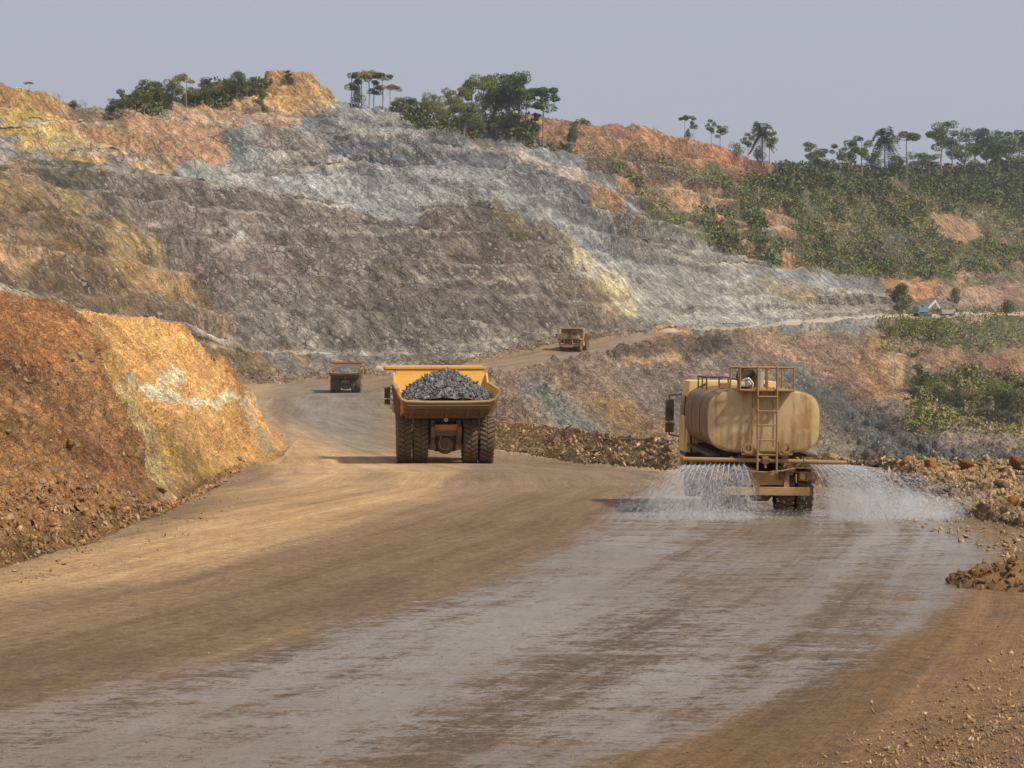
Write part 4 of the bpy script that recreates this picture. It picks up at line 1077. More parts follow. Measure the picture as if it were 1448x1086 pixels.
def scatter(name, pts, sizes, mat, seed, squash=.8):
    r = np.random.default_rng(seed); V, Fc, base = [], [], 0
    for p, s in zip(pts, sizes):
        rv, rf = rock_data[r.integers(len(rock_data))]
        a = np.array(Euler(r.uniform(0, 6.28, 3)).to_matrix())
        q = (rv * np.array([1, 1, squash]) @ a.T) * s + np.array(p) + np.array([0, 0, s * .25])
        V.append(q); Fc.append(rf + base); base += len(rv)
    o = link_mesh(name, np_mesh(name, np.concatenate(V), np.concatenate(Fc), mat)); o['kind'] = 'stuff'; return o
def pts_in(mask, n, seed, weight=None):
    """random surface points on the grid where mask holds, even per picture area"""
    idx = np.nonzero(mask.ravel())[0]; r = np.random.default_rng(seed)
    w = None
    if weight is not None: w = weight.ravel()[idx]; w = w / w.sum()
    k = r.choice(idx, n, p=w); q = PT.reshape(-1, 3)[k].copy()
    dd = q[:, 1] * 1.75 / F; q[:, 0] += r.uniform(-.5, .5, n) * dd
    return q

# ------------------------------------------------------------------ place the haul trucks
T1 = haul_truck()
def on_road(px, d): return Vector(((px - CX) / F * d, d, float(ground(d))))
T1.location = on_road(629, 102); T1.rotation_euler = (0, 0, R(5.5))
tag(T1, 'large yellow haul truck seen from behind, heaped with blue grey ore, nearest of the three', 'dump truck', 'haul trucks on the mine road')
T2 = copy_tree(T1); T2.rotation_euler = (0, 0, R(1.5))
T2.location = on_road(489, 325)
tag(T2, 'loaded haul truck driving away on the far bend, second behind the big ore truck', 'dump truck')
T3 = copy_tree(T1)
_p = at(806, 492, 'roadn', 'roadf'); d3 = 428.0
c_ = int(np.argmin(np.abs(PXc - 808))); rr_ = np.nonzero(BAND == LI['roadn'])[0]; rr3 = rr_[len(rr_) // 2]
_p = Vector(PT[rr3, c_].tolist())
T3.location = _p + Vector((1.5, 6, -.15)); T3.rotation_euler = (R(2), 0, R(180 - 17))
tag(T3, 'dusty haul truck driving towards the camera up on the distant ramp', 'dump truck')
def repaint(o, mat):
    for ch in [x for x in bpy.data.objects if x.parent == o]:
        if ch.type == 'MESH' and ch.material_slots and ch.material_slots[0].material in (M_yellow,):
            ch.material_slots[0].link = 'OBJECT'; ch.material_slots[0].material = mat
        repaint(ch, mat)
repaint(T2, M_ydark); repaint(T3, M_ydust)
L1 = load_heap('ore_load', 'heap of broken blue grey ore in the nearest haul truck', 'ore load', 2.42, -2.95, 4.0, 3.75, 1.62, 5, 3600, M_ore)
L1.location = T1.location; L1.rotation_euler = T1.rotation_euler
L2 = load_heap('ore_load', 'low grey ore heap in the haul truck on the far bend', 'ore load', 2.42, -2.95, 4.0, 3.75, 1.25, 8, 900, M_ore)
L2.location = T2.location; L2.rotation_euler = T2.rotation_euler

# ------------------------------------------------------------------ water truck (origin under its rear bumper, front along +Y)
def water_truck():
    root = empty('water_truck')
    wr = .53
    w0 = wheel('wheel', wr, .38, 22, .035, .07, root, (-.97, .62, wr), .27)
    for x, y in ((-.54, .62), (.54, .62), (.97, .62), (-.98, 5.9), (.98, 5.9), (-.97, 1.85), (.97, 1.85)): copy_wheel(w0, root, (x, y, wr))
    # tank: a rounded box section drawn along Y, dished ends
    a, b, ex = 1.29, .735, 3.7
    zc, yc0, yc1 = 2.17, .15, 5.1
    def ring(y, k, n=72):
        out = []
        for i in range(n):
            t = 2 * math.pi * i / n; c, s = math.cos(t), math.sin(t)
            out.append((k * a * math.copysign(abs(c) ** (2 / ex), c), y, zc + k * b * math.copysign(abs(s) ** (2 / ex), s)))
        return out
    m = MB(); rs = []
    secs = [(yc0 - .06, .12), (yc0 - .055, .4), (yc0 - .04, .7), (yc0 - .02, .93), (yc0 + .0, .988), (yc0 + .03, 1.0)]
    for y, k in secs: rs.append([m.bm.verts.new(p) for p in ring(y, k)])
    cap = m.bm.faces.new(rs[0])
    for r1, r2 in zip(rs[:-1], rs[1:]):
        for i in range(72): m.bm.faces.new((r1[i], r1[(i + 1) % 72], r2[(i + 1) % 72], r2[i]))
    for v in m.bm.verts: v.tag = True
    tank = MB()
    rs = [[tank.bm.verts.new(p) for p in ring(y, k)] for y, k in ((yc0 + .03, .995), (yc0 + 1.7, 1.0), (yc0 + 3.3, 1.0), (yc1, 1.0), (yc1 + .12, .9), (yc1 + .15, .3))]
    for r1, r2 in zip(rs[:-1], rs[1:]):
        for i in range(72): tank.bm.faces.new((r1[i], r1[(i + 1) % 72], r2[(i + 1) % 72], r2[i]))
    tank.bm.faces.new(rs[-1])
    for v in tank.bm.verts: v.tag = True
    tk = tank.build('tank', M_tankside, root, 40)
    m.build('end_plate', M_tank, tk, 12)
    m = MB(); r1 = [m.bm.verts.new(p) for p in ring(yc0 + .01, 1.006)]; r2 = [m.bm.verts.new(p) for p in ring(yc0 + .06, 1.012)]; r0 = [m.bm.verts.new(p) for p in ring(yc0 + .005, .975)]
    for i in range(72):
        m.bm.faces.new((r1[i], r1[(i + 1) % 72], r2[(i + 1) % 72], r2[i])); m.bm.faces.new((r0[i], r0[(i + 1) % 72], r1[(i + 1) % 72], r1[i]))
    m.build('end_rim', M_rail, tk)
    for y in (yc0 + 1.7, yc0 + 3.4):
        m = MB(); r1 = [m.bm.verts.new(p) for p in ring(y - .04, 1.012)]; r2 = [m.bm.verts.new(p) for p in ring(y + .04, 1.012)]
        for i in range(72): m.bm.faces.new((r1[i], r1[(i + 1) % 72], r2[(i + 1) % 72], r2[i]))
        m.build('weld_band', M_rail, tk)
    # tank cradle, chassis
    m = MB()
    for sx in (-1, 1): m.box((sx * .42, 3.6, .98), (.12, 7.3, .30)); m.box((sx * .5, 2.6, 1.25), (.16, 4.9, .28))
    for y in (.6, 2.2, 3.8, 5.0): m.box((0, y, 1.36), (1.9, .14, .16))
    for sx in (-1, 1): m.box((sx * 1.12, 2.7, 1.38), (.22, 4.8, .06))
    m.build('chassis', M_dark, root)
    m = MB(); m.box((0, .12, .86), (.95, .10, .30), bevel=.015)
    for x in (-.38, -.05, .3): m.lathe([(.045, .01), (.045, .04), (.065, .04), (.065, .01)], 12, 'Y', (x, 0, .86))
    m.box((.52, .08, .84), (.12, .12, .52)); m.build('rear_crossmember', M_tan, root)
    m = MB(); m.box((.05, .0, .58), (1.98, .10, .19), bevel=.015); m.build('bumper', M_tan, root)
    for sx in (-1, 1):
        m = MB(); m.box((sx * 1.02, .06, .92), (.44, .08, .20), bevel=.01); m.tube((sx * .6, .08, 1.02), (sx * 1.24, .08, 1.02), .012, 6); lb = m.build('lamp_bracket', M_rail, root)
        m = MB(); m.box((sx * 1.06, .0, .92), (.18, .05, .13), bevel=.01); m.build('tail_lamp', M_red, root)
        m = MB(); m.tube((sx * .88, -.01, .92), (sx * .88, .03, .92), .065, 14); m.build('turn_lamp', M_amber, root)
        m = MB(); m.box((sx * .87, .75, 1.16), (.72, 1.5, .04)); m.build('mudguard', M_dark, root)
    m = MB(); m.lathe([(-.95, .03), (-.95, .09), (-.3, .10), (-.18, .25), (.18, .25), (.3, .10), (.95, .09), (.95, .03)], 18, 'X', (0, .62, wr + .02)); m.build('rear_axle', M_under, root, 35)
    m = MB(); m.lathe([(-.95, .03), (-.95, .07), (.95, .07), (.95, .03)], 12, 'X', (0, 5.9, wr)); m.build('front_axle', M_under, root)
    m = MB(); m.tube((-.2, 3.2, .75), (-.2, 4.2, .75), .28, 18); m.build('air_tank', M_dark, root, 35)
    m = MB(); m.box((-1.0, 3.8, .85), (.5, 1.2, .5), bevel=.06); m.build('fuel_tank', M_under, root)
    # spray bar across the tail with its nozzles
    m = MB(); m.tube((-1.86, -.12, 1.30), (0, -.12, 1.285), .05, 12); m.tube((0, -.12, 1.285), (1.90, -.12, 1.25), .05, 12)
    for x in (-1.86, 0.9, 1.9): m.tube((x - .02, -.12, 1.30 - .02 * (x > 0)), (x + .02, -.12, 1.30 - .02 * (x > 0)), .062, 12)
    sb = m.build('spray_bar', M_rail, root)
    for x in list(np.arange(-1.8, -.45, .11)) + list(np.arange(1.05, 1.88, .09)):
        m = MB(); m.tube((x, -.12, 1.26), (x, -.14, 1.19), .018, 6, .008); m.build('nozzle', M_rail, sb)
    m = MB()
    for x in (-.75, .75): m.box((x, -.02, 1.30), (.06, .24, .12))
    m.tube((-.45, -.1, 1.4), (.45, -.1, 1.4), .025, 8); m.tube((0, -.16, 1.42), (0, -.16, 1.12), .03, 8); m.box((0, -.12, 1.3), (.14, .16, .16)); m.build('bar_bracket', M_rail, root)
    # outlets low on the tail plate
    for x, rr in ((-.40, .13), (.46, .12)):
        m = MB(); m.lathe([(-.24, rr * .55), (-.24, rr), (-.19, rr), (-.19, rr * .8), (.0, rr * .8), (.0, rr * .55)], 20, 'Y', (x, 0, 1.57))
        m.box((x - .16, -.16, 1.60), (.03, .16, .22)); m.box((x, -.2, 1.44), (.3, .06, .04)); m.build('outlet_valve', M_rail, root)
    for x in (-.22, .28):
        m = MB(); m.tube((x, -.05, 1.55), (x, -.22, 1.50), .04, 8); m.path([(x, -.2, 1.5), (x + .06, -.2, 1.42), (x + .2, -.12, 1.4)], .03, 8); m.build('pipe', M_rail, root)
    m = MB(); m.path([(-.75, -.1, 1.1), (-.4, -.16, 1.04), (0, -.18, 1.02), (.4, -.16, 1.06), (.7, -.1, 1.12)], .018, 6); m.build('hose', M_rail, root)
    m = MB(); m.tube((.58, .0, 1.12), (.58, .2, 1.12), .15, 16); m.tube((.58, -.1, 1.12), (.58, .0, 1.12), .09, 12); m.tube((.62, 0, .95), (.62, 0, 1.2), .03, 6); m.path([(.6, 0, 1.1), (.85, 0, 1.22), (.95, 0, 1.25)], .025, 6); m.tube((.72, -.04, .98), (.72, -.04, .78), .022, 6); m.build('pump', M_rail, root, 40)
    # ladder up the tail plate, with its long stiles
    m = MB()
    for x, zb in ((-.20, 1.08), (.24, 1.0)):
        m.tube((x, -.28, zb), (x, -.22, 3.42), .024, 8)
    for z in (1.42, 1.75, 2.09, 2.41, 2.74): m.tube((-.20, -.26, z), (.24, -.26, z), .018, 8)
    m.tube((-.30, -.05, 1.6), (-.27, -.05, 2.95), .02, 6)
    m.tube((.19, -.05, 1.6), (.19, -.05, 2.95), .02, 6)
    m.build('ladder', M_rail, root)
    # top cage
    m = MB(); x0, x1, y0, y1, z0, z1 = -.60, .62, -.2, 1.5, 2.88, 3.40
    for x in (x0, -.20, .02, .24, x1):
        m.tube((x, y0, z0), (x, y0, z1), .022, 8)
        m.tube((x, y1, z0), (x, y1, z1 - .02), .022, 8)
    for x in (x0, x1):
        m.tube((x, y0, z1), (x, y1, z1 - .02), .022, 8); m.tube((x, y0, z0), (x, y1, z0), .026, 8)
    for y in (y0, y1):
        m.tube((x0, y, z1), (x1, y, z1), .022, 8); m.tube((x0, y, z0), (x1, y, z0), .028, 8)
    m.build('guard_rail', M_rail, root)
    m = MB(); m.box((0, .65, 2.895), (1.2, 1.6, .03)); m.build('walkway', M_rail, root)
    # water monitor with its motor on the walkway
    m = MB(); m.lathe([(.30, .03), (.30, .17), (.42, .2), (.72, .2), (.8, .12), (.8, .03)], 18, 'Y', (-.36, 0, 3.18)); 
    for k in range(6): m.lathe([(.36 + k * .07, .1), (.36 + k * .07, .215), (.385 + k * .07, .215), (.385 + k * .07, .1)], 18, 'Y', (-.36, 0, 3.18))
    m.box((-.42, .35, 3.02), (.30, .4, .2), bevel=.02); m.tube((-.52, .2, 3.2), (-.48, .2, 3.42), .03, 8); m.tube((-.2, .3, 3.25), (-.3, .1, 3.38), .045, 10)
    mt = m.build('motor', M_black, root, 40)
    m = MB(); m.tube((-.42, .0, 3.02), (-.30, .26, 3.05), .06, 12); m.box((-.52, .06, 3.02), (.14, .16, .12), bevel=.02); m.path([(-.5, .05, 3.1), (-.38, -.04, 3.15), (-.28, .0, 3.02)], .03, 8); m.build('nozzle_head', M_lampw, mt, 40)
    m = MB(); m.path([(-.58, .0, 3.0), (-.62, .05, 3.25), (-.57, .06, 3.38), (-.4, .06, 3.4)], .035, 8); m.build('hose', M_black, mt)
    # front hand rail on the tank
    m = MB()
    for y0, y1, x in ((3.0, 4.9, -.98), (3.0, 4.9, -.45)):
        m.path([(x, y0, 2.83), (x, y0 + .1, 3.13), (x, y1, 3.13), (x, y1, 2.83)], .02, 8)
    for y in (3.1, 4.0, 4.9): m.tube((-.98, y, 3.13), (-.45, y, 3.13), .02, 6); m.tube((-.98, y, 2.83), (-.98, y, 3.13), .02, 6)
    m.tube((-.45, 1.5, 3.1), (-.45, 3.0, 3.13), .02, 6); m.build('hand_rail', M_dark, root)
    m = MB(); m.box((-.68, 1.9, 2.95), (.26, .3, .12)); m.build('hatch', M_rail, root)
    # cab
    cab = MB(); cab.box((0, 6.3, 2.02), (2.48, 1.75, 2.0), bevel=.13, taper=(.93, .90)); cab = cab.build('cab', M_cream, root, 35)
    m = MB(); m.box((0, 7.12, 2.3), (2.1, .06, .8), (.1, 0, 0)); m.build('windscreen', M_glassd, cab)
    for sx in (-1, 1):
        m = MB(); m.box((sx * 1.215, 6.35, 2.3), (.03, 1.0, .6), (0, -sx * .04, 0)); m.build('side_window', M_glassd, cab)
        m = MB(); m.box((sx * 1.235, 6.3, 1.6), (.03, 1.2, 1.0), bevel=.01); m.build('door', M_cream, cab)
        m = MB(); m.path([(sx * 1.2, 6.9, 2.62), (sx * 1.5, 7.15, 2.60), (sx * 1.5, 7.15, 1.55), (sx * 1.25, 7.0, 1.5)], .02, 8); m.build('mirror_arm', M_black, cab)
        m = MB(); m.box((sx * 1.49, 7.13, 2.2), (.23, .09, .58), bevel=.04); m.box((sx * 1.49, 7.13, 1.74), (.23, .09, .27), bevel=.04); m.build('mirror', M_black, cab)
        m = MB(); m.lathe([(0, .02), (0, .1), (.06, .1), (.06, .02)], 14, 'Y', (sx * .85, 7.2, .95)); m.build('headlight', M_lampw, root)
        m = MB(); m.path([(sx * 1.1, 5.3, 1.1), (sx * 1.14, 5.3, 2.7), (sx * .7, 5.35, 2.95)], .03, 6); m.build('cab_guard', M_dark, root)
        m = MB(); m.box((sx * 1.05, 5.9, 1.12), (.42, 1.35, .10), bevel=.03); m.box((sx * 1.05, 5.25, .9), (.42, .05, .5)); m.build('wheel_arch', M_dark, root)
    m = MB(); m.box((0, 7.22, .75), (2.4, .22, .4), bevel=.05); m.build('front_bumper', M_cream, root)
    return root
_m = N('weather streaked tank side'); _v = _m.obj()
_s = _m.noise(_v, 1.0, 5, .6, (.6, 7.0, .5)); _s2 = _m.noise(_v, 3.0, 6, .7)
_c = _m.mix(lin((150, 116, 76)), lin((96, 72, 50)), _m.ramp(_s, [(.38, 0.0), (.62, 1.0)]))
_c = _m.mix(_c, lin((172, 134, 84)), _m.ramp(_s2, [(.5, 0.0), (.75, .7)]))
M_tankside = _m.done(_c, .7, _m.bump(_s2, .01, .5))
WT = water_truck()
WT.location = ((1080 - CX) / F * 42, 42, float(ground(42)) + .0); WT.rotation_euler = (0, R(.6), R(0.6))
tag(WT, 'dusty ochre water tanker spraying the haul road from a bar at its tail', 'water truck')
m = MB(); m.lathe([(0, .02), (0, .105), (.02, .11), (.36, .125), (.38, .13), (.38, .115), (.03, .095), (.03, .02)], 20, 'Z')
bk = m.build('bucket', M_grey, None, 40); bk.location = WT.location + Vector((-.05, .5, 2.93))
tag(bk, 'pale grey plastic bucket standing inside the rail cage on the tanker', 'bucket')
m = MB(); m.path([(-.11, 0, .36), (-.08, 0, .47), (.08, 0, .47), (.11, 0, .36)], .008, 6); m.build('handle', M_black, bk)

# ------------------------------------------------------------------ water thrown from the spray bar
def spray():
    r = np.random.default_rng(21)
    O = np.array(WT.location); V = []; Fc = []; base = 0
    oct_f = np.array([[0, 2, 4], [2, 1, 4], [1, 3, 4], [3, 0, 4], [2, 0, 5], [1, 2, 5], [3, 1, 5], [0, 3, 5]])
    def streak(p, vel, L, w):
        nonlocal base
        d = vel / (np.linalg.norm(vel) + 1e-6)
        s1 = np.cross(d, [0, 0, 1.0]); s1 = s1 / (np.linalg.norm(s1) + 1e-6); s2 = np.cross(d, s1)
        V.append(np.array([p + s1 * w, p - s1 * w, p + s2 * w, p - s2 * w, p + d * L, p - d * L])); Fc.append(oct_f + base); base += 6
    jets = [(x, -1) for x in np.arange(-1.8, -.45, .11)] + [(x, 1) for x in np.arange(1.05, 1.88, .09)]
    g = 9.8
    for x, s in jets:
        for k in range(760 if s < 0 else int(200 + 1700 * (x - .95))):
            spread = r.random()
            if s > 0: vx = (x - .9) * 3.2 + r.normal() * .8 + 3.0 * r.random() ** 2 * (1 + x)
            else: vx = -(abs(x) - .45) * 1.1 + r.normal() * .55 + (.9 if x > -.8 else 0) * r.random() - (2.2 * r.random() ** 3 * (abs(x)))
            v0 = np.array([vx, -.8 - 1.2 * r.random() + r.normal() * .2, -.4 - .6 * r.random()])
            T = (-(-v0[2]) + 0) ; T = (v0[2] + math.sqrt(v0[2] ** 2 + 2 * g * 1.2)) / g
            t = T * r.random() ** .75
            p = np.array([x, -.15, 1.19]) + v0 * t + np.array([0, 0, -.5 * g * t * t]); p += r.normal(size=3) * .035 * t * 2
            vel = v0 + np.array([0, 0, -g * t])
            if p[2] < 0.01: continue
            streak(p + O, vel, .02 + .05 * r.random(), .0015 + .0026 * r.random() ** 2)
        # solid root of each jet
        v0 = np.array([(x - .9) * 2.4 + .6 if s > 0 else -(abs(x) - .45) * .9 + (.5 if x > -.8 else 0), -1.4, -.8])
        for k in range(40):
            t = .20 * k / 40; p = np.array([x, -.15, 1.19]) + v0 * t * 1.2 + np.array([0, 0, -.5 * g * t * t]); streak(p + O + r.normal(size=3) * .004, v0 + np.array([0, 0, -g * t]), .05, .011 * (1 - k / 42) + .002)
    # splash off the road
    for k in range(5200):
        if k % 2: cx, cy, sx = -1.35, -.35, .75
        else: cx, cy, sx = 3.2, -.6, 1.1
        p = np.array([cx + r.normal() * sx, cy + r.normal() * .5, abs(r.normal()) * .16])
        a = r.uniform(0, 6.28); streak(p + O, np.array([math.cos(a) * 2, math.sin(a), r.uniform(-1, 2)]), .012 + .03 * r.random(), .004 + .004 * r.random())
    m = N('falling water'); m.b.inputs['Base Color'].default_value = (.86, .88, .92, 1); m.b.inputs['Roughness'].default_value = .35
    tr = m.n('ShaderNodeBsdfTransparent'); mx = m.n('ShaderNodeMixShader'); mx.inputs[0].default_value = .36
    tl = m.n('ShaderNodeBsdfTranslucent'); tl.inputs[0].default_value = (.9, .92, .95, 1)
    m2 = m.n('ShaderNodeMixShader'); m2.inputs[0].default_value = .4
    m.l(m.b.outputs[0], m2.inputs[1]); m.l(tl.outputs[0], m2.inputs[2]); m.l(tr.outputs[0], mx.inputs[1]); m.l(m2.outputs[0], mx.inputs[2]); m.l(mx.outputs[0], m.out.inputs[0])
    o = link_mesh('water_spray', np_mesh('water_spray', np.concatenate(V), np.concatenate(Fc), m.m)); o['kind'] = 'stuff'
    # mist: volumes round the falling water and over the road
    def mist(name, verts_top, verts_bot, dens, scale, fall):
        mb = MB(); t = [mb.bm.verts.new(v) for v in verts_top]; b = [mb.bm.verts.new(v) for v in verts_bot]; n = len(t)
        mb.bm.faces.new(t); mb.bm.faces.new(b)
        for i in range(n): mb.bm.faces.new((t[i], t[(i + 1) % n], b[(i + 1) % n], b[i]))
        for v in mb.bm.verts: v.tag = True
        M = N(name + ' droplets'); M.t.nodes.remove(M.b)
        pv = M.n('ShaderNodeVolumePrincipled'); pv.inputs['Color'].default_value = (.99, .99, .995, 1); pv.inputs['Anisotropy'].default_value = .2
        v = M.obj(); nz = M.noise(v, scale, 4, .65, (1, 1, .35)); f = M.ramp(nz, [(.38, 0), (.66, 1)])
        sep = M.n('ShaderNodeSeparateXYZ'); M.l(v, sep.inputs[0])
        M.l(M.math('MULTIPLY', M.math('MULTIPLY', f, fall(M, sep)), dens), pv.inputs['Density']); M.l(pv.outputs[0], M.out.inputs['Volume'])
        o = mb.build(name, M.m, None); o['kind'] = 'stuff'; o.location = WT.location; return o
    def ell(M, sep, cx, rx, cy, ry, cz, rz):
        k = None
        for q, c, rad in ((0, cx, rx), (1, cy, ry), (2, cz, rz)):
            e = M.math('POWER', M.math('ABSOLUTE', M.math('DIVIDE', M.math('SUBTRACT', sep.outputs[q], c), rad)), 2.0)
            k = e if k is None else M.math('ADD', k, e)
        return M.ramp(k, [(0.0, 1.0), (0.35, .55), (1.0, 0.0)])
    mist('spray_mist', [(-1.9, -.5, 1.2), (-.5, -.5, 1.2), (-.5, .25, 1.2), (-1.9, .25, 1.2)], [(-3.1, -1.2, .02), (.1, -1.2, .02), (.1, .5, .02), (-3.1, .5, .02)], .9, 4.0,
         lambda M, s: ell(M, s, -1.35, 1.5, -.4, .9, .35, 1.15))
    mist('spray_mist', [(1.4, -.5, 1.2), (2.1, -.5, 1.2), (2.1, .2, 1.2), (1.4, .2, 1.2)], [(1.4, -1.6, .02), (6.4, -1.8, .02), (6.4, .5, .02), (1.4, .5, .02)], 2.3, 2.6,
         lambda M, s: M.math('MULTIPLY', M.ramp(M.math('SUBTRACT', M.math('MULTIPLY', s.outputs[0], .30), M.math('MULTIPLY', M.math('SUBTRACT', 1.2, s.outputs[2]), 1.15)), [(0.0, 1.0), (.45, 0.0)]), ell(M, s, 2.8, 3.6, -.4, 1.1, .3, 1.3)))
    mist('spray_mist', [(-4.6, -2.0, .26), (6.4, -2.0, .26), (6.4, 1.2, .26), (-4.6, 1.2, .26)], [(-4.6, -2.0, .02), (6.4, -2.0, .02), (6.4, 1.2, .02), (-4.6, 1.2, .02)], 1.7, 1.5,
         lambda M, s: M.math('MULTIPLY', ell(M, s, .9, 5.4, -.5, 1.5, .0, .22), M.ramp(M.math('ABSOLUTE', M.math('SUBTRACT', s.outputs[0], .6)), [(.5, .25), (.95, 1.0)])))
spray()
# ------------------------------------------------------------------ rubble and boulders
bermm = (zone == 2)
vi = (PXg > 690) & (PXg < 1500)
q = pts_in(bermm & (PXg > 690) & (PXg < 1000), 4600, 31); scatter('rubble', q, np.random.default_rng(1).choice([.03, .06, .12, .24], 4600, p=[.5, .32, .14, .04]), M_rub, 2, .6)
q = pts_in(bermm & (PXg > 1190) & (PXg < 1600), 9000, 32); scatter('rubble', q, np.random.default_rng(1).choice([.018, .035, .07, .12, .2], 9000, p=[.42, .32, .17, .07, .02]), M_rub, 3, .65)
# verge along the foot of the berm
q = pts_in((zone == 0) & (B == LI['near2']) & (PXg > 1150) & (PXg < 1600) & (PY < np.interp(PX, [1150, 1300, 1448, 1600], [705, 745, 800, 820])), 900, 33)
scatter('rubble', q, np.random.default_rng(4).choice([.02, .035, .06, .09], 900, p=[.4, .3, .2, .1]), M_rub, 5)
# foot of the cut bank, stones on its face
bk1 = (zone == 1) & (PX < 460)
footm = bk1 & (B == LI['foot']) & (TT[:, None] < .22)
q = pts_in(footm, 2600, 41); scatter('rubble', q, np.random.default_rng(6).choice([.03, .05, .08, .13], 2600, p=[.35, .35, .22, .08]), M_rubo, 7)
q = pts_in(bk1, 3800, 42); scatter('rubble', q, np.random.default_rng(6).choice([.02, .035, .05, .09], 3800, p=[.4, .35, .2, .05]), M_rubo, 8)
q = pts_in((zone == 0) & (B == LI['near2']) & (PX < 420) & (PX > -100) & (PY < np.interp(PX, [0, 230, 300, 420], [836, 782, 738, 664])), 420, 43)
scatter('rubble', q, np.random.default_rng(9).choice([.012, .02, .035, .06], 420, p=[.4, .3, .2, .1]), M_rubo, 9)
# gravel of the near right shoulder
gm = (zone == 0) & (B <= LI['near2']) & (PX > 900) & (PX < 1600) & (PY < 1110)
gw = np.clip((PX - np.interp(PY, [780, 850, 950, 1000, 1086], [1430, 1400, 1290, 1200, 1080])) / 260.0, 0, 1) ** 1.6
q = pts_in(gm & (gw > 0), 9000, 51, gw); scatter('gravel', q, np.random.default_rng(10).choice([.006, .011, .018, .03, .045], 9000, p=[.35, .33, .2, .09, .03]), M_rub, 11)
q = pts_in((zone == 0) & (B <= LI['near2']) & (PX > -20) & (PX < 1470) & (PY < 1100) & (PY > 700), 2600, 52); scatter('gravel', q, np.random.default_rng(12).choice([.004, .008, .013], 2600), M_rubo, 13)
# tan rubble on the verge of the far road and scree
q = pts_in((zone == 3) & (PX > 1150) & (PX < 1470) & (PY > 560), 2600, 61); scatter('scree', q, np.random.default_rng(14).choice([.15, .25, .4, .6], 2600, p=[.4, .35, .2, .05]), M_scree, 15)
q = pts_in((B >= LI['roadf']) & (B <= LI['bermf']) & (PX > 340) & (PX < 1000), 1500, 62); scatter('scree', q, np.random.default_rng(16).choice([.12, .2, .35], 1500), M_scree, 17)

# mud heap at the right edge of the road
def mud():
    V = []; n = 46; c = ground_pt(1455, 835)
    xs = np.linspace(-1.5, 2.6, n); ys = np.linspace(-1.0, 2.2, n); g = np.array([[x, y] for y in ys for x in xs])
    P3 = np.column_stack([g, np.zeros(len(g))]); nz = fbm(P3 * 2.3 + 5, 6, .68, True)
    e = np.clip(1 - (((g[:, 0] - .7) / 1.9) ** 2 + ((g[:, 1] - .5) / 1.3) ** 2), 0, 1) ** .6
    z = e * (.30 + .62 * nz) - .05
    W = np.column_stack([g[:, 0] + c[0] , g[:, 1] + c[1], z + ground(c[1])])
    i = np.arange(n * n).reshape(n, n); Fc = np.stack([i[:-1, :-1].ravel(), i[:-1, 1:].ravel(), i[1:, 1:].ravel(), i[1:, :-1].ravel()], 1)
    m = N('damp brown mud'); v = m.pos(); a = m.noise(v, 2.2, 6, .7); b_ = m.noise(v, 12, 5, .7)
    k = m.mix(lin((92, 66, 40)), lin((146, 108, 64)), m.ramp(a, [(.35, 0), (.65, 1)])); m_ = m.done(k, .85, m.bump(m.math('ADD', a, b_), .06, 1.0))
    o = link_mesh('mud_heap', np_mesh('mud_heap', W, Fc, m_, True)); tag(o, 'low heap of damp brown mud at the right edge of the wet road', 'mud heap')
    me = W
    r = np.random.default_rng(71); k = r.choice(np.nonzero(e > .02)[0], 900); scatter('mud_clod', W[k], r.choice([.02, .04, .06, .09], 900), M_mudc, 18)
M_mudc = stonemat('mud clods', [lin(c) for c in ((104, 76, 46), (130, 98, 60), (84, 62, 40), (150, 116, 74))], 9.0)
mud()

BR = {}
for nm, mt in (('tan', M_rtan), ('orange', M_rorange), ('grey', M_rgrey), ('pale', M_rpale)):
    BR[nm] = [big_rock(200 + 13 * k + len(nm), mt) for k in range(4)]
rk = random.Random(9)
def boulder(kind, pos, s, label, group=None, name='boulder', sink=.3, squash=.8):
    o = link_mesh(name, rk.choice(BR[kind])); o.location = Vector(pos) + Vector((0, 0, s * (1 - sink) * squash - s * .35))
    o.scale = (s, s * rk.uniform(.8, 1), s * squash * rk.uniform(.85, 1.1)); o.rotation_euler = (rk.uniform(-.5, .5), rk.uniform(-.5, .5), rk.uniform(0, 6.28))
    tag(o, label, 'boulder' if name == 'boulder' else 'rock', group); return o
named = [
 ('grey', 1213, 658, 11, 'dark rounded boulder at the left end of the right berm crest, beside the spray'),
 ('grey', 1238, 660, 10, 'small dark grey boulder just right of the dark rounded boulder on the berm'),
 ('tan', 1245, 672, 9, 'tan round stone under the two dark boulders of the right berm'),
 ('orange', 1285, 657, 17, 'wide rust orange boulder, leftmost of the three large ones on the berm crest'),
 ('orange', 1318, 657, 15, 'domed rust orange boulder, middle of the three large ones on the berm crest'),
 ('orange', 1367, 659, 17, 'flat topped rust orange boulder, right of the three large ones on the berm crest'),
 ('orange', 1442, 662, 19, 'big rust orange boulder cut by the right edge of the photo on the berm'),
 ('grey', 1420, 690, 15, 'grey brown block with a flat face low on the right berm'),
 ('orange', 1438, 712, 14, 'brown orange block near the right edge below the grey block'),
 ('grey', 1345, 694, 11, 'oval brown stone halfway up the right berm below the flat topped boulder'),
 ('pale', 1262, 672, 6, 'pale stone lying left of the leftmost orange boulder on the berm'),
 ('tan', 1342, 728, 8, 'pair of tan stones at the foot of the right berm, left one'),
 ('tan', 1350, 732, 7, 'pair of tan stones at the foot of the right berm, right one'),
]
for kd, px, py, rad, lb in named:
    p = at(px, py + (0 if py > 665 else 2), 'foot', 'dip'); s = rad / F * p.y
    boulder(kd, p, s, lb, 'boulders of the right berm', sink=.25)
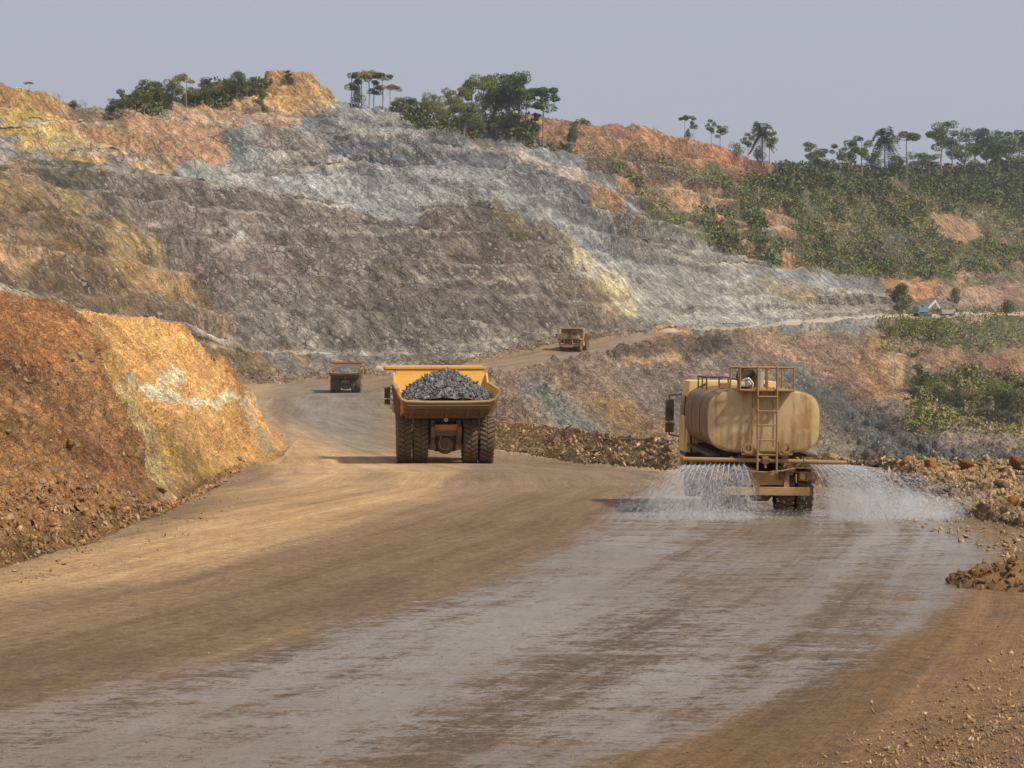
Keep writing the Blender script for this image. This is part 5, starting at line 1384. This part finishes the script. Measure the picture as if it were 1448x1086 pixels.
bank_named = [('pale', 108, 503, 9, 'pale angular rock high on the red bank beside the yellow seam'), ('grey', 122, 512, 8, 'grey rock wedged beside the pale angular one at the seam of the bank'),
 ('pale', 98, 510, 8, 'buff rock left of the pale angular one near the seam of the bank'),
 ('tan', 92, 636, 15, 'large buff brown rock stuck out halfway down the red bank'), ('pale', 67, 684, 10, 'pale round rock on the red bank below the large buff one'),
 ('pale', 15, 660, 6, 'pale rock at the left edge of the red bank'), ('pale', 8, 612, 8, 'whitish rock at the left edge high on the red bank'), ('pale', 54, 702, 6, 'small pale rock below the pale round one on the bank'),
 ('pale', 152, 748, 8, 'pale rock low on the red bank near its foot'), ('pale', 135, 735, 6, 'small buff rock just above the pale low one near the foot'), ('tan', 284, 750, 7, 'tan rock lying alone on the road edge at the foot of the bank'),
 ('grey', 205, 720, 7, 'grey stone above the foot of the red bank'), ('tan', 228, 694, 12, 'brown block at the lower right corner of the red bank'), ('grey', 338, 650, 8, 'dark stone low on the orange bank face'),
 ('pale', 315, 684, 11, 'pale slab lying at the foot of the orange bank'), ('grey', 70, 806, 7, 'round grey stone at the foot of the red bank')]
for kd, px, py, rad, lb in bank_named:
    p = at(px, py, 'foot', 'crest'); s = rad / F * p.y
    boulder(kd, p, s, lb, 'rocks in the cut bank', 'rock', sink=.35)
mid_named = [('grey', 843, 640, 7, 'dark brown boulder at the foot of the berm between the two trucks'), ('grey', 822, 637, 6, 'brown boulder just left of the dark one at the foot of the middle berm'),
 ('pale', 799, 607, 3, 'small white stone on the crest of the middle berm')]
for kd, px, py, rad, lb in mid_named:
    p = at(px, py, 'foot', 'dip'); s = rad / F * p.y; boulder(kd, p, s, lb, 'boulders of the middle berm', sink=.3)
CW_ = {'tan': 'tan', 'orange': 'rusty brown', 'grey': 'grey brown', 'pale': 'pale buff'}
def strewn(mask, n, seed, sizes, kinds, what, group, xs, name='rock', sink=.45):
    q = pts_in(mask, n, seed); ym = float(np.median([HY - p[2] / p[1] * F for p in q]))
    for p in q:
        s = rk.choice(sizes); k = rk.choice(kinds); px = CX + p[0] / p[1] * F; py = HY - p[2] / p[1] * F
        w = xs[min(len(xs) - 1, int(np.searchsorted([t[0] for t in xs], px)))][1]
        lb = ('larger ' if s >= sizes[len(sizes) // 2] else 'small ') + CW_[k] + ' ' + what + ', ' + ('upper' if py < ym else 'lower') + ' part, ' + w
        boulder(k, p, s * p[1] / F, lb, group, name, sink)
strewn((zone == 2) & (PX > 1195) & (PX < 1447) & (PY > 662), 84, 81, [5, 6, 7, 8, 9], ['tan', 'tan', 'orange', 'grey', 'pale'], 'rock on the right berm', 'broken rocks of the right berm',
       [(1260, 'beside the spray'), (1320, 'left of the middle'), (1390, 'right of the middle'), (1500, 'by the right edge')])
strewn((zone == 2) & (PX > 700) & (PX < 952), 66, 82, [3, 4, 5, 5], ['tan', 'orange', 'grey', 'pale'], 'rock on the middle berm', 'broken rocks of the middle berm',
       [(760, 'next to the ore truck'), (830, 'left of the middle'), (890, 'right of the middle'), (960, 'next to the tanker')])
strewn(bk1 & (B == LI['foot']) & (PY > 470), 62, 83, [3, 4, 5, 6], ['tan', 'pale', 'orange', 'orange'], 'rock in the red bank face', 'loose rocks of the cut bank',
       [(70, 'by the left edge'), (150, 'mid bank'), (600, 'near the pale seam')], sink=.7)
strewn(footm & (PX > -20), 34, 84, [4, 5, 7], ['tan', 'grey', 'orange'], 'rock at the bank foot', 'fallen rocks at the bank foot',
       [(90, 'by the left edge'), (240, 'red bank'), (600, 'orange bank')])
for px, py, rad, lb in ((1280, 1006, 7, 'round pale pebble on the near right shoulder, higher of three'), (1265, 1030, 6, 'pale pebble on the near right shoulder, lower left of three'), (1300, 1034, 6, 'pale pebble on the near right shoulder, lower right of three'),
                        (1360, 984, 8, 'dark clod among the gravel at lower right')):
    g_ = ground_pt(px, py); boulder('tan' if 'dark' not in lb else 'grey', (g_[0], g_[1], float(ground(g_[1]))), rad / F * g_[1], lb, 'pebbles of the near shoulder', 'rock', .3)

# ------------------------------------------------------------------ plants
def leafmat(name, a, b, c):
    m = N(name); v = m.pos(); g = m.n('ShaderNodeObjectInfo')
    n1 = m.noise(v, .35, 4, .6); cell = m.vor(v, 1.3, out='Color'); s_ = m.n('ShaderNodeSeparateColor'); m.l(cell, s_.inputs[0])
    k = m.mix(a, b, m.ramp(n1, [(.35, 0), (.65, 1)])); k = m.mix(k, c, m.ramp(s_.outputs[0], [(.55, 0), (1, .8)]))
    k = m.mix(k, m.ramp(s_.outputs[1], [(0, .6), (1, 1.35)]), 1.0, 'MULTIPLY')
    m.b.inputs['Specular IOR Level'].default_value = .2
    return m.done(k, .8)
M_leafd = leafmat('dark forest leaves', lin((86, 100, 58)), lin((64, 78, 48)), lin((120, 128, 74)))
M_leafm = leafmat('mid green leaves', lin((118, 128, 64)), lin((92, 106, 54)), lin((148, 152, 84)))
M_leafl = leafmat('yellow green leaves', lin((138, 142, 70)), lin((108, 118, 62)), lin((160, 156, 84)))
M_leafo = leafmat('dry olive leaves', lin((146, 136, 86)), lin((116, 112, 70)), lin((172, 150, 104)))
M_dry = leafmat('dry grey brown twigs', lin((122, 104, 84)), lin((98, 84, 68)), lin((144, 124, 100)))
M_bark = simple('pale grey bark', lin((150, 136, 116)), .9, 0, .25, 1.0, lin((96, 84, 68)), .5)
M_barkd = simple('dark bark', lin((96, 82, 66)), .9, 0, .25, 1.0)

def leaf_clump(r, c, rad, n, size, flatz=.75):
    """n small bent leaf cards in a shell-weighted ball"""
    d = r.normal(size=(n, 3)); d /= np.linalg.norm(d, axis=1, keepdims=True)
    p = d * (rad * r.uniform(.45, 1.05, n) ** .6)[:, None] * np.array([1, 1, flatz]) + np.array(c)
    a = r.normal(size=(n, 3)); a /= np.linalg.norm(a, axis=1, keepdims=True)
    b = np.cross(a, r.normal(size=(n, 3))); b /= np.linalg.norm(b, axis=1, keepdims=True)
    s = (size * r.uniform(.6, 1.3, n))[:, None]
    return np.stack([p - a * s, p + b * s * .55, p + a * s, p - b * s * .55], 1)
def quads(parts):
    Q = np.concatenate(parts); n = len(Q); return Q.reshape(-1, 3), np.arange(n * 4).reshape(n, 4)
def tree_proto(kind, seed, leaf):
    """meshes (trunk, crown) of a tree of height 1"""
    r = np.random.default_rng(seed); m = MB(); parts = []
    def limb(a, b, r0, r1): m.tube(a, b, r0, 6, r1)
    if kind == 'broad':
        h0 = .34; pts = [(0, 0, 0), (r.normal() * .02, 0, h0 * .5), (r.normal() * .03, 0, h0), (r.normal() * .05, 0, .66)]
        for k in range(3): limb(pts[k], pts[k + 1], .028 - .006 * k, .022 - .006 * k)
        for k in range(15):
            a = r.uniform(0, 6.28); el = r.uniform(.40, .92); rr = r.uniform(.08, .30) * (1.15 - abs(el - .62))
            c = (rr * math.cos(a), rr * math.sin(a), el); limb(pts[2], c, .010, .004)
            parts.append(leaf_clump(r, c, r.uniform(.10, .18), 330, .0165, .65))
    elif kind == 'flat':
        pts = [(0, 0, 0), (.015, 0, .35), (-.01, .01, .66), (.01, 0, .76)]
        for k in range(3): limb(pts[k], pts[k + 1], .018 - .003 * k, .015 - .003 * k)
        for k in range(9):
            a = r.uniform(0, 6.28); rr = r.uniform(.08, .36); c = (rr * math.cos(a), rr * math.sin(a), .86 + r.uniform(-.03, .06) - rr * .18)
            limb(pts[3], c, .008, .003); parts.append(leaf_clump(r, c, r.uniform(.09, .15), 280, .016, .5))
    elif kind == 'tall':
        pts = [(0, 0, 0), (.01, 0, .3), (-.012, 0, .55), (.012, 0, .84)]
        for k in range(3): limb(pts[k], pts[k + 1], .016 - .003 * k, .013 - .003 * k)
        for k in range(13):
            a = r.uniform(0, 6.28); z = r.uniform(.54, .94); rr = r.uniform(.03, .19) * (1.2 - abs(z - .78) * 2)
            c = (rr * math.cos(a), rr * math.sin(a), z); limb((0, 0, z - .08), c, .006, .003); parts.append(leaf_clump(r, c, r.uniform(.06, .125), 240, .0155, .7))
    elif kind == 'palm':
        limb((0, 0, 0), (.01, 0, .4), .020, .017); limb((.01, 0, .4), (0, 0, .74), .017, .015)
        for k in range(60):
            a = r.uniform(0, 6.28); up = r.uniform(-.25, .46); L = r.uniform(.22, .36); n = 12; q = []
            for j in range(n):
                t = (j + .5) / n; x = L * t; z = .74 + up * math.sin(t * 1.9) * .9 - .30 * t * t
                c = np.array([x * math.cos(a), x * math.sin(a), z]); w = .085 * math.sin(math.pi * min(1, t * .9 + .12)) + .006
                sd = np.array([-math.sin(a), math.cos(a), 0]); fw = np.array([math.cos(a), math.sin(a), .1])
                for s in (-1, 1):
                    tip = c + sd * s * w + fw * .02 - np.array([0, 0, .025]); q.append([c - fw * .018, c + fw * .018, tip + fw * .016, tip])
            parts.append(np.array(q))
    elif kind == 'bare':
        limb((0, 0, 0), (.01, 0, .4), .014, .011); limb((.01, 0, .4), (-.01, 0, .75), .011, .007)
        for k in range(16):
            a = r.uniform(0, 6.28); z = r.uniform(.4, .75); L = r.uniform(.12, .34)
            e = (L * math.cos(a), L * math.sin(a), min(1, z + L * .7)); limb((0, 0, z), e, .005, .002)
            for j in range(3): limb(e, (e[0] + r.normal() * .06, e[1] + r.normal() * .06, e[2] + r.uniform(0, .09)), .003, .0012)
            parts.append(leaf_clump(r, e, .05, 14, .010, .7))
    elif kind == 'bush':
        for k in range(5): limb((0, 0, 0), (r.normal() * .2, r.normal() * .2, .5), .02, .008)
        for k in range(9):
            a = r.uniform(0, 6.28); rr = r.uniform(0, .38); parts.append(leaf_clump(r, (rr * math.cos(a), rr * math.sin(a), r.uniform(.25, .75)), r.uniform(.18, .28), 170, .030, .8))
    bmesh.ops.recalc_face_normals(m.bm, faces=m.bm.faces)
    tm = bpy.data.meshes.new('trunk'); m.bm.to_mesh(tm); m.bm.free(); tm.materials.append(M_bark if kind not in ('bush',) else M_barkd)
    V, Fc = quads(parts); cm = np_mesh('crown', V, Fc, leaf)
    return tm, cm
PR = {}
for kind, leaf, n in (('broad', M_leafd, 3), ('broad', M_leafm, 3), ('broad', M_leafo, 1), ('flat', M_leafd, 2), ('flat', M_leafo, 1), ('flat', M_leafm, 2), ('tall', M_leafo, 1), ('tall', M_leafd, 2), ('tall', M_leafm, 2), ('palm', M_leafm, 2), ('palm', M_leafd, 2), ('bare', M_dry, 2), ('bush', M_leafd, 2), ('bush', M_leafl, 1), ('bush', M_leafm, 1)):
    PR[(kind, leaf.name)] = [tree_proto(kind, 300 + 7 * k + len(leaf.name), leaf) for k in range(n)]
CATN = {'broad': ('tree', 'tree'), 'flat': ('tree', 'tree'), 'tall': ('tree', 'tree'), 'palm': ('palm_tree', 'palm'), 'bare': ('bare_tree', 'tree'), 'bush': ('bush', 'bush')}
def plant(kind, leaf, p, h, wide, label, group):
    tm, cm = rk.choice(PR[(kind, leaf.name)])
    root = empty(CATN[kind][0], p - Vector((0, 0, h * .03)), rk.uniform(0, 6.28)); root.scale = (h * wide, h * wide, h)
    link_mesh('trunk', tm, root); link_mesh('crown', cm, root); tag(root, label, CATN[kind][1], group); return root
def crest(px, py_base, h_px, kind, leaf, wide, label, group, lines=('bench4', 'over'), back=0.0):
    if lines == ('bench4', 'over'):
        c = int(np.argmin(np.abs(PXc - px))); rr = np.nonzero((BAND >= LI['bench4']) & (BAND < LI['over']))[0]
        k = np.nonzero(PYd[rr, c] <= py_base)[0]
        r_ = rr[k[0]] if len(k) else rr[int(np.argmin(PYd[rr, c]))]
        p = Vector(PT[r_, c].tolist())
    else: p = at(px, py_base, *lines)
    plant(kind, leaf, p, h_px / F * p.y * 1.15, wide, label, group)
d_, m_, o_, l_ = M_leafd, M_leafm, M_leafo, M_leafl
G1, G2, G3, G4 = 'trees on the upper left crest', 'trees on the grey crest', 'trees of the middle grove', 'trees along the right skyline'
TR = [
 (36, 128, 14, 'flat', o_, 1.1, 'tiny lone flat topped tree on the far left skyline', G1),
 (80, 146, 18, 'bare', M_dry, 1.2, 'bare thin tree on the falling left skyline', G1), (100, 152, 14, 'bush', d_, 1.3, 'dark low bush on the left skyline', G1), (118, 160, 22, 'bare', M_dry, .8, 'slim bare pole like tree on the left skyline', G1),
 (134, 166, 18, 'bare', M_dry, 1.2, 'bare twiggy tree left of the crest grove', G1),
 (158, 166, 26, 'broad', d_, 1.3, 'low dark tree, leftmost of the crest grove', G1), (172, 164, 36, 'broad', d_, 1.0, 'dark tree second from the left of the crest grove', G1), (188, 162, 34, 'tall', m_, 1.0, 'bright light crowned tree at the front of the crest grove', G1),
 (200, 160, 44, 'broad', d_, .9, 'dark tree rising behind the bright light crowned tree', G1), (214, 158, 42, 'tall', m_, .9, 'second light tree of the crest grove with pale stem', G1), (228, 157, 44, 'broad', d_, .9, 'dark round tree left of the umbrella tree', G1),
 (242, 154, 42, 'broad', m_, .8, 'mid green tree just left of the umbrella tree', G1), (262, 150, 44, 'flat', o_, 1.0, 'olive umbrella shaped tree standing out of the crest grove', G1), (276, 148, 26, 'broad', m_, 1.2, 'low green tree right of the umbrella tree', G1),
 (292, 146, 34, 'broad', d_, 1.0, 'dark tree in the middle of the crest grove', G1), (306, 144, 28, 'broad', o_, 1.1, 'olive tree in the right half of the crest grove', G1), (320, 142, 30, 'broad', m_, 1.0, 'green tree left of the tallest right hand one', G1),
 (336, 139, 38, 'broad', d_, .95, 'tallest dark tree in the right half of the crest grove', G1), (350, 138, 26, 'broad', m_, .9, 'small green tree right of the tallest dark one', G1), (364, 136, 26, 'broad', d_, 1.1, 'dark tree at the right end of the crest grove', G1),
 (374, 140, 18, 'bush', d_, 1.0, 'dark bush at the edge of the orange knoll', G1),
 (386, 118, 9, 'bush', d_, .8, 'tiny bush on the left of the knoll top', G1), (403, 118, 20, 'tall', d_, 1.6, 'pointed dark tree on the knoll top', G1), (413, 120, 13, 'bush', d_, .8, 'small bush at the right of the pointed knoll tree', G1),
 (496, 150, 48, 'tall', d_, 1.1, 'dark slim tree at the left of the tall crest group', G2), (510, 151, 50, 'flat', o_, .8, 'umbrella tree left of the middle in the tall crest group', G2), (521, 152, 50, 'flat', o_, .9, 'umbrella tree in the middle of the tall crest group', G2),
 (528, 152, 38, 'tall', d_, 1.2, 'dark tree under the umbrella crowns of the tall crest group', G2), (540, 153, 50, 'flat', d_, .9, 'umbrella tree at the right of the tall crest group', G2), (551, 155, 36, 'flat', o_, .9, 'lower grey tree at the right end of the tall crest group', G2), (505, 151, 36, 'bush', d_, .5, 'narrow bush among the stems of the tall crest group', G2),
 (566, 160, 24, 'broad', m_, 1.4, 'low green tree right of the tall crest group', G3), (578, 162, 26, 'broad', d_, 1.2, 'dark low tree before the middle grove', G3), (592, 166, 24, 'broad', m_, 1.4, 'spreading low tree before the middle grove', G3),
 (607, 172, 42, 'broad', m_, .95, 'round bright green tree at the left of the middle grove', G3), (620, 178, 34, 'broad', o_, 1.0, 'olive tree under the round bright one', G3), (632, 182, 44, 'broad', m_, 1.0, 'mid green tree left of the high grove crowns', G3),
 (645, 186, 62, 'flat', m_, .75, 'spreading tree high in the left of the middle grove', G3), (658, 188, 60, 'broad', d_, .85, 'dark tall tree in the left of the middle grove', G3), (668, 190, 78, 'flat', m_, .7, 'tall spreading tree of the middle grove', G3),
 (684, 190, 76, 'broad', m_, .7, 'tall tree with pale stem in the middle grove', G3), (698, 190, 70, 'broad', d_, .75, 'dark tall tree right of the pale stem', G3), (710, 189, 62, 'palm', m_, .8, 'palm tree among the middle grove crowns', G3),
 (722, 188, 80, 'broad', d_, .72, 'highest dark crown of the middle grove', G3), (734, 186, 76, 'broad', d_, .6, 'dark high tree near the right end of the middle grove', G3), (744, 182, 58, 'flat', m_, .75, 'spreading tree at the right end of the middle grove', G3),
 (672, 192, 34, 'broad', m_, 1.3, 'low leafy tree at the front left of the middle grove', G3), (702, 193, 32, 'broad', m_, 1.3, 'low leafy tree at the front of the middle grove', G3), (652, 190, 30, 'broad', d_, 1.3, 'low dark tree at the front left corner of the middle grove', G3), (728, 190, 30, 'broad', d_, 1.2, 'low dark tree at the front right of the middle grove', G3),
 (755, 186, 26, 'tall', d_, 1.2, 'small dark tree at the right edge of the middle grove', G3),
 (769, 204, 78, 'tall', d_, 1.15, 'lone tall tree with long bare trunk right of the grove', G3),
 (812, 214, 38, 'broad', d_, .62, 'dark leaning bushy tree on the red slope', G3), (822, 206, 38, 'flat', m_, .75, 'small flat crowned tree touching the dark bushy one', G3),
 (924, 192, 15, 'bare', M_dry, .6, 'tiny bare pole tree on the red crest', G4), (962, 198, 34, 'flat', d_, .8, 'flat topped tree at the left of the red crest four', G4), (965, 198, 18, 'bush', d_, .6, 'dark bush at the foot of the flat topped crest tree', G4), (976, 199, 34, 'tall', d_, .7, 'slim dark tree second of the red crest four', G4),
 (999, 206, 36, 'tall', m_, .8, 'slim open tree third of the red crest four', G4), (1012, 210, 32, 'tall', m_, 1.1, 'wider open tree fourth of the red crest four', G4),
 (1036, 218, 20, 'bush', m_, 1.1, 'low bush left of the crest cluster on the right crest', G4), (1056, 226, 36, 'tall', m_, 1.0, 'left tree of the cluster on the right crest', G4), (1073, 230, 54, 'palm', m_, .95, 'tall middle palm of the cluster on the right crest', G4), (1086, 232, 44, 'tall', d_, .9, 'right tree of the cluster on the right crest', G4), (1068, 228, 26, 'bush', d_, .8, 'dark bush at the foot of the crest cluster', G4),
 (1108, 244, 20, 'bush', o_ if False else m_, 1.2, 'olive bush in the dip right of the crest cluster', G4), (1143, 248, 46, 'tall', m_, 1.2, 'slender tree with pale stem left on the right skyline', G4), (1163, 248, 36, 'broad', d_, 1.1, 'dark rounded tree between slender trees', G4),
 (1187, 252, 46, 'tall', m_, 1.0, 'light green slender tree with pale stem on the right skyline', G4), (1198, 250, 52, 'tall', d_, 1.0, 'slender dark tree between two light green ones', G4), (1214, 250, 54, 'tall', m_, 1.1, 'tall slender tree with white stem and round head', G4),
 (1230, 248, 32, 'broad', d_, 1.1, 'low dark tree under the ragged palm and its neighbour', G4), (1245, 250, 66, 'palm', d_, .8, 'big ragged palm standing above the right forest', G4), (1275, 250, 64, 'flat', d_, .8, 'big ragged crowned tree right of the ragged palm', G4),
 (1262, 250, 30, 'broad', d_, 1.2, 'low dark tree between the ragged palm and its neighbour', G4), (1292, 250, 34, 'broad', m_, 1.2, 'green tree right of the ragged palm and its neighbour', G4), (1310, 250, 32, 'broad', d_, 1.3, 'dark low tree before the tall column tree', G4),
 (1333, 248, 70, 'tall', m_, 1.15, 'tall column tree with pale trunk near the right end', G4), (1346, 246, 56, 'tall', m_, 1.2, 'green column tree just right of the tallest one', G4), (1362, 246, 44, 'broad', m_, 1.1, 'rounded green tree before the dark domed one', G4),
 (1376, 244, 64, 'broad', d_, .85, 'dark domed tree high near the right end', G4), (1392, 244, 48, 'broad', d_, 1.1, 'dark tree right of the domed one', G4), (1408, 242, 54, 'broad', d_, 1.0, 'dense dark tree near the right edge, first of two', G4), (1424, 242, 48, 'broad', m_, 1.1, 'dense mid green tree near the right edge', G4),
 (1440, 240, 56, 'flat', d_, .9, 'flat topped dark tree at the right edge of the photo', G4), (1454, 240, 46, 'broad', d_, 1.1, 'dark tree cut by the right edge of the photo', G4),
]
for t in TR: crest(t[0], t[1] + 3, t[2], *t[3:])
# trees and bushes near the far road junction and in the hollow at right
G5 = 'trees round the far road end and the hollow'
HT = [(1272, 462, 54, 'broad', d_, .85, 'dark small tree with pale stem beside the end of the far road', ('vale', 'roadn')), (1288, 482, 30, 'bush', l_, 1.3, 'bright yellow green bush at the foot of the dark roadside tree', ('vale', 'roadn')),
 (1318, 484, 34, 'bush', l_, 1.4, 'larger bright yellow green bush below the blue machine', ('vale', 'roadn')), (1258, 480, 20, 'bush', m_, 1.2, 'small green bush at the lip of the orange cliff', ('vale', 'roadn')),
 (1302, 560, 40, 'broad', d_, .9, 'dark green tree at the left of the hollow', ('mid', 'top')), (1328, 580, 40, 'broad', m_, 1.0, 'mid green tree second in the hollow', ('mid', 'top')), (1350, 590, 34, 'broad', d_, 1.1, 'dark low tree in the bottom of the hollow', ('mid', 'top')),
 (1372, 592, 36, 'broad', o_, 1.0, 'olive dry tree in the middle of the hollow', ('mid', 'top')), (1408, 596, 52, 'broad', m_, 1.0, 'tallest bright green tree on the right of the hollow', ('mid', 'top')), (1428, 602, 46, 'broad', d_, 1.0, 'dark tree right of the tallest in the hollow', ('mid', 'top')),
 (1446, 606, 44, 'broad', o_, 1.1, 'olive tree at the right end of the hollow', ('mid', 'top')), (1422, 448, 26, 'bush', d_, .8, 'dark bush on the plateau at the right edge', ('vale', 'roadn')), (1352, 430, 26, 'bush', d_, .8, 'rounded dark bush behind the parked machine', ('bermf', 'bench2'))]
for px, py, hp, kd, lf, wd, lb, ln in HT: crest(px, py, hp, kd, lf, wd, lb, G5, ln)

# scrub over the right hill: too many to count
def shrubs(name, mask, n, seed, leaf, sz, cards=26, weight=None):
    q = pts_in(mask, n, seed, weight); r = np.random.default_rng(seed + 1); parts = []
    for p in q:
        s = r.choice(sz) * r.uniform(.7, 1.3); parts.append(leaf_clump(r, p + np.array([0, 0, s * .35]), s, cards, s * .24, .75))
    V, Fc = quads(parts); o = link_mesh(name, np_mesh(name, V, Fc, leaf)); o['kind'] = 'stuff'; return o
veg = canvas((0, 0, 0)); 
def vp(poly, a, f=10): paint(veg, poly, (int(255 * a),) * 3, f)
vp([(840, 225), (905, 215), (960, 232), (1000, 262), (1000, 330), (940, 320), (880, 280)], .62)
vp([(980, 262), (1100, 246), (1800, 215), (1800, 395), (1350, 395), (1200, 395), (1090, 380), (1000, 350)], .9)
vp([(1100, 240), (1800, 205), (1800, 310), (1300, 300), (1100, 290)], 1.0)
for pl in ([(1318, 312), (1345, 304), (1380, 318), (1392, 345), (1350, 352), (1330, 335)], [(1060, 300), (1115, 300), (1130, 350), (1080, 350)], [(975, 270), (1010, 275), (1030, 305), (1000, 305)], [(925, 255), (960, 262), (1000, 305), (950, 305)]): vp(pl, .22, 5)
vp([(560, 150), (760, 175), (760, 200), (640, 195), (560, 168)], .9, 4)
vp([(150, 155), (380, 132), (380, 145), (170, 172)], .9, 3)
vp([(760, 195), (840, 205), (850, 225), (780, 220)], .5, 5)
VG = (1 - .85 * SOILP.reshape(NR, NC)) * sample(veg[..., 0].copy(), PXg.ravel() + warp * 22, PYg.ravel() + warp2 * 14).reshape(NR, NC)
hz_ = (B >= LI['ledge2']) & (B < LI['over']) & (PX > 100) & (PX < 1560)
w_ = np.clip(VG, 0, 1) ** 1.5 * smooth_mask(fbm(flat @ np.array([[1, 0, -.5], [0, 1, 0], [0, 0, 1]]).T / np.array([14.0, 30, 30]), 3).reshape(NR, NC) > -.22, 2)
shrubs('scrub', hz_ & (w_ > .02), 12500, 91, M_leafo, [.7, 1.1, 1.7], 26, w_)
shrubs('scrub', hz_ & (w_ > .02), 3600, 92, M_leafm, [.9, 1.5, 2.4], 34, w_ * smooth_mask(fbm(flat / 25.0 + 9, 2).reshape(NR, NC) > .0, 3))
shrubs('undergrowth', hz_ & (w_ > .3) & ((PX > 1090) | (PX < 780)) & (PY < np.interp(PX, [100, 780, 1090, 1448], [500, 500, 268, 292])), 2600, 93, M_leafd, [1.5, 2.4, 3.4], 52, w_)
shrubs('scrub', hz_ & (w_ > .02), 2400, 97, M_leafd, [1.0, 1.8, 2.8], 40, w_ * smooth_mask(fbm(flat / 20.0 + 29, 2).reshape(NR, NC) > .05, 3))
hm2 = (zone == 3) & (PX > 1240) & (PX < 1560) & (((PY > 440) & (PY < 505)) | ((PY > 530) & (PY < 618) & (PX > 1285)))
w2 = smooth_mask(fbm(flat / 9.0 + 3, 3).reshape(NR, NC) > -.05, 2) + .02
shrubs('scrub', hm2, 1500, 94, M_leafo, [.8, 1.2, 1.8], 22, w2)
shrubs('scrub', hm2 & (PX > 1290), 500, 95, M_leafm, [.8, 1.4, 2.0], 24, w2)
shrubs('scrub', hm2 & (PY < 475) & (PX < 1360), 120, 96, M_leafl, [.8, 1.4], 24, w2)

# ------------------------------------------------------------------ excavator parked at the end of the far road
def excavator(p, rz, s):
    root = empty('excavator', p, rz); root.scale = (s, s, s)
    for sx in (-1, 1):
        m = MB(); m.box((sx * 1.2, 0, .5), (.6, 4.0, .9), bevel=.3); m.build('track', M_dark, root)
    m = MB(); m.tube((0, 0, .8), (0, 0, 1.2), .8, 16); m.box((0, -.5, 1.9), (2.6, 3.2, 1.3), bevel=.1); m.build('body', M_blue, root)
    c = MB(); c.box((-.8, 1.2, 2.3), (1.1, 1.5, 1.8), bevel=.1, taper=(.9, .85)); c = c.build('cab', M_blue, root)
    m = MB(); m.box((-.8, 1.9, 2.55), (.9, .1, 1.0)); m.box((-1.32, 1.2, 2.55), (.1, 1.1, .9)); m.build('window', M_glassd, c)
    m = MB(); m.box((.3, 2.4, 3.1), (.45, 3.6, .5), (.75, 0, 0), bevel=.05); m.build('boom', M_lampw, root)
    m = MB(); m.box((.3, 4.3, 3.4), (.35, 2.8, .4), (-.95, 0, 0), bevel=.05); m.build('stick', M_lampw, root)
    m = MB(); m.box((.3, 4.9, 1.9), (1.1, .9, .8), (.3, 0, 0), bevel=.1); m.build('bucket', M_dark, root)
    return root
p = at(1300, 441, 'bermb', 'ledge'); 
c_ = int(np.argmin(np.abs(PXc - 1304))); rr_ = np.nonzero(BAND == LI['roadn'])[0]; p = Vector(PT[rr_[len(rr_) // 2], c_].tolist())
E = excavator(p, R(-70), 1.35)
tag(E, 'small blue and buff excavator at the end of the far road beside the dark tree', 'excavator')
E2 = MB(); E2.box((0, 0, 1.6), (5.2, 2.4, 1.6), bevel=.2); E2 = E2.build('trailer_body', M_grey, None)
tr_ = empty('trailer'); E2.parent = tr_
m = MB(); m.box((0, 0, .6), (5.4, 2.0, .3)); m.build('frame', M_dark, tr_)
for x in (-1.6, 1.6):
    for y in (-1.0, 1.0):
        m = MB(); m.lathe([(-.15, .05), (-.15, .5), (.15, .5), (.15, .05)], 18, 'Y', (x, y, .5)); m.build('wheel', M_rubber, tr_)
c_ = int(np.argmin(np.abs(PXc - 1340))); p = Vector(PT[rr_[len(rr_) // 2], c_].tolist()); tr_.location = p; tr_.rotation_euler = (0, 0, R(8))
tag(tr_, 'dusty grey trailer parked right of the blue excavator', 'trailer')

# ------------------------------------------------------------------ haze
if HAZE > 0:
    m = MB(); m.box((0, 2100, 75), (9400, 4700, 270)); hz = m.build('haze', M_dark, None); hz.data.materials.clear()
    mh = bpy.data.materials.new('dusty air'); mh.use_nodes = True; mh.node_tree.nodes.remove(mh.node_tree.nodes['Principled BSDF'])
    pv = mh.node_tree.nodes.new('ShaderNodeVolumePrincipled'); pv.inputs['Color'].default_value = (.86, .90, 1.0, 1); pv.inputs['Density'].default_value = HAZE; pv.inputs['Anisotropy'].default_value = .3
    mh.node_tree.links.new(pv.outputs[0], mh.node_tree.nodes['Material Output'].inputs['Volume'])
    hz.data.materials.append(mh); hz['kind'] = 'stuff'
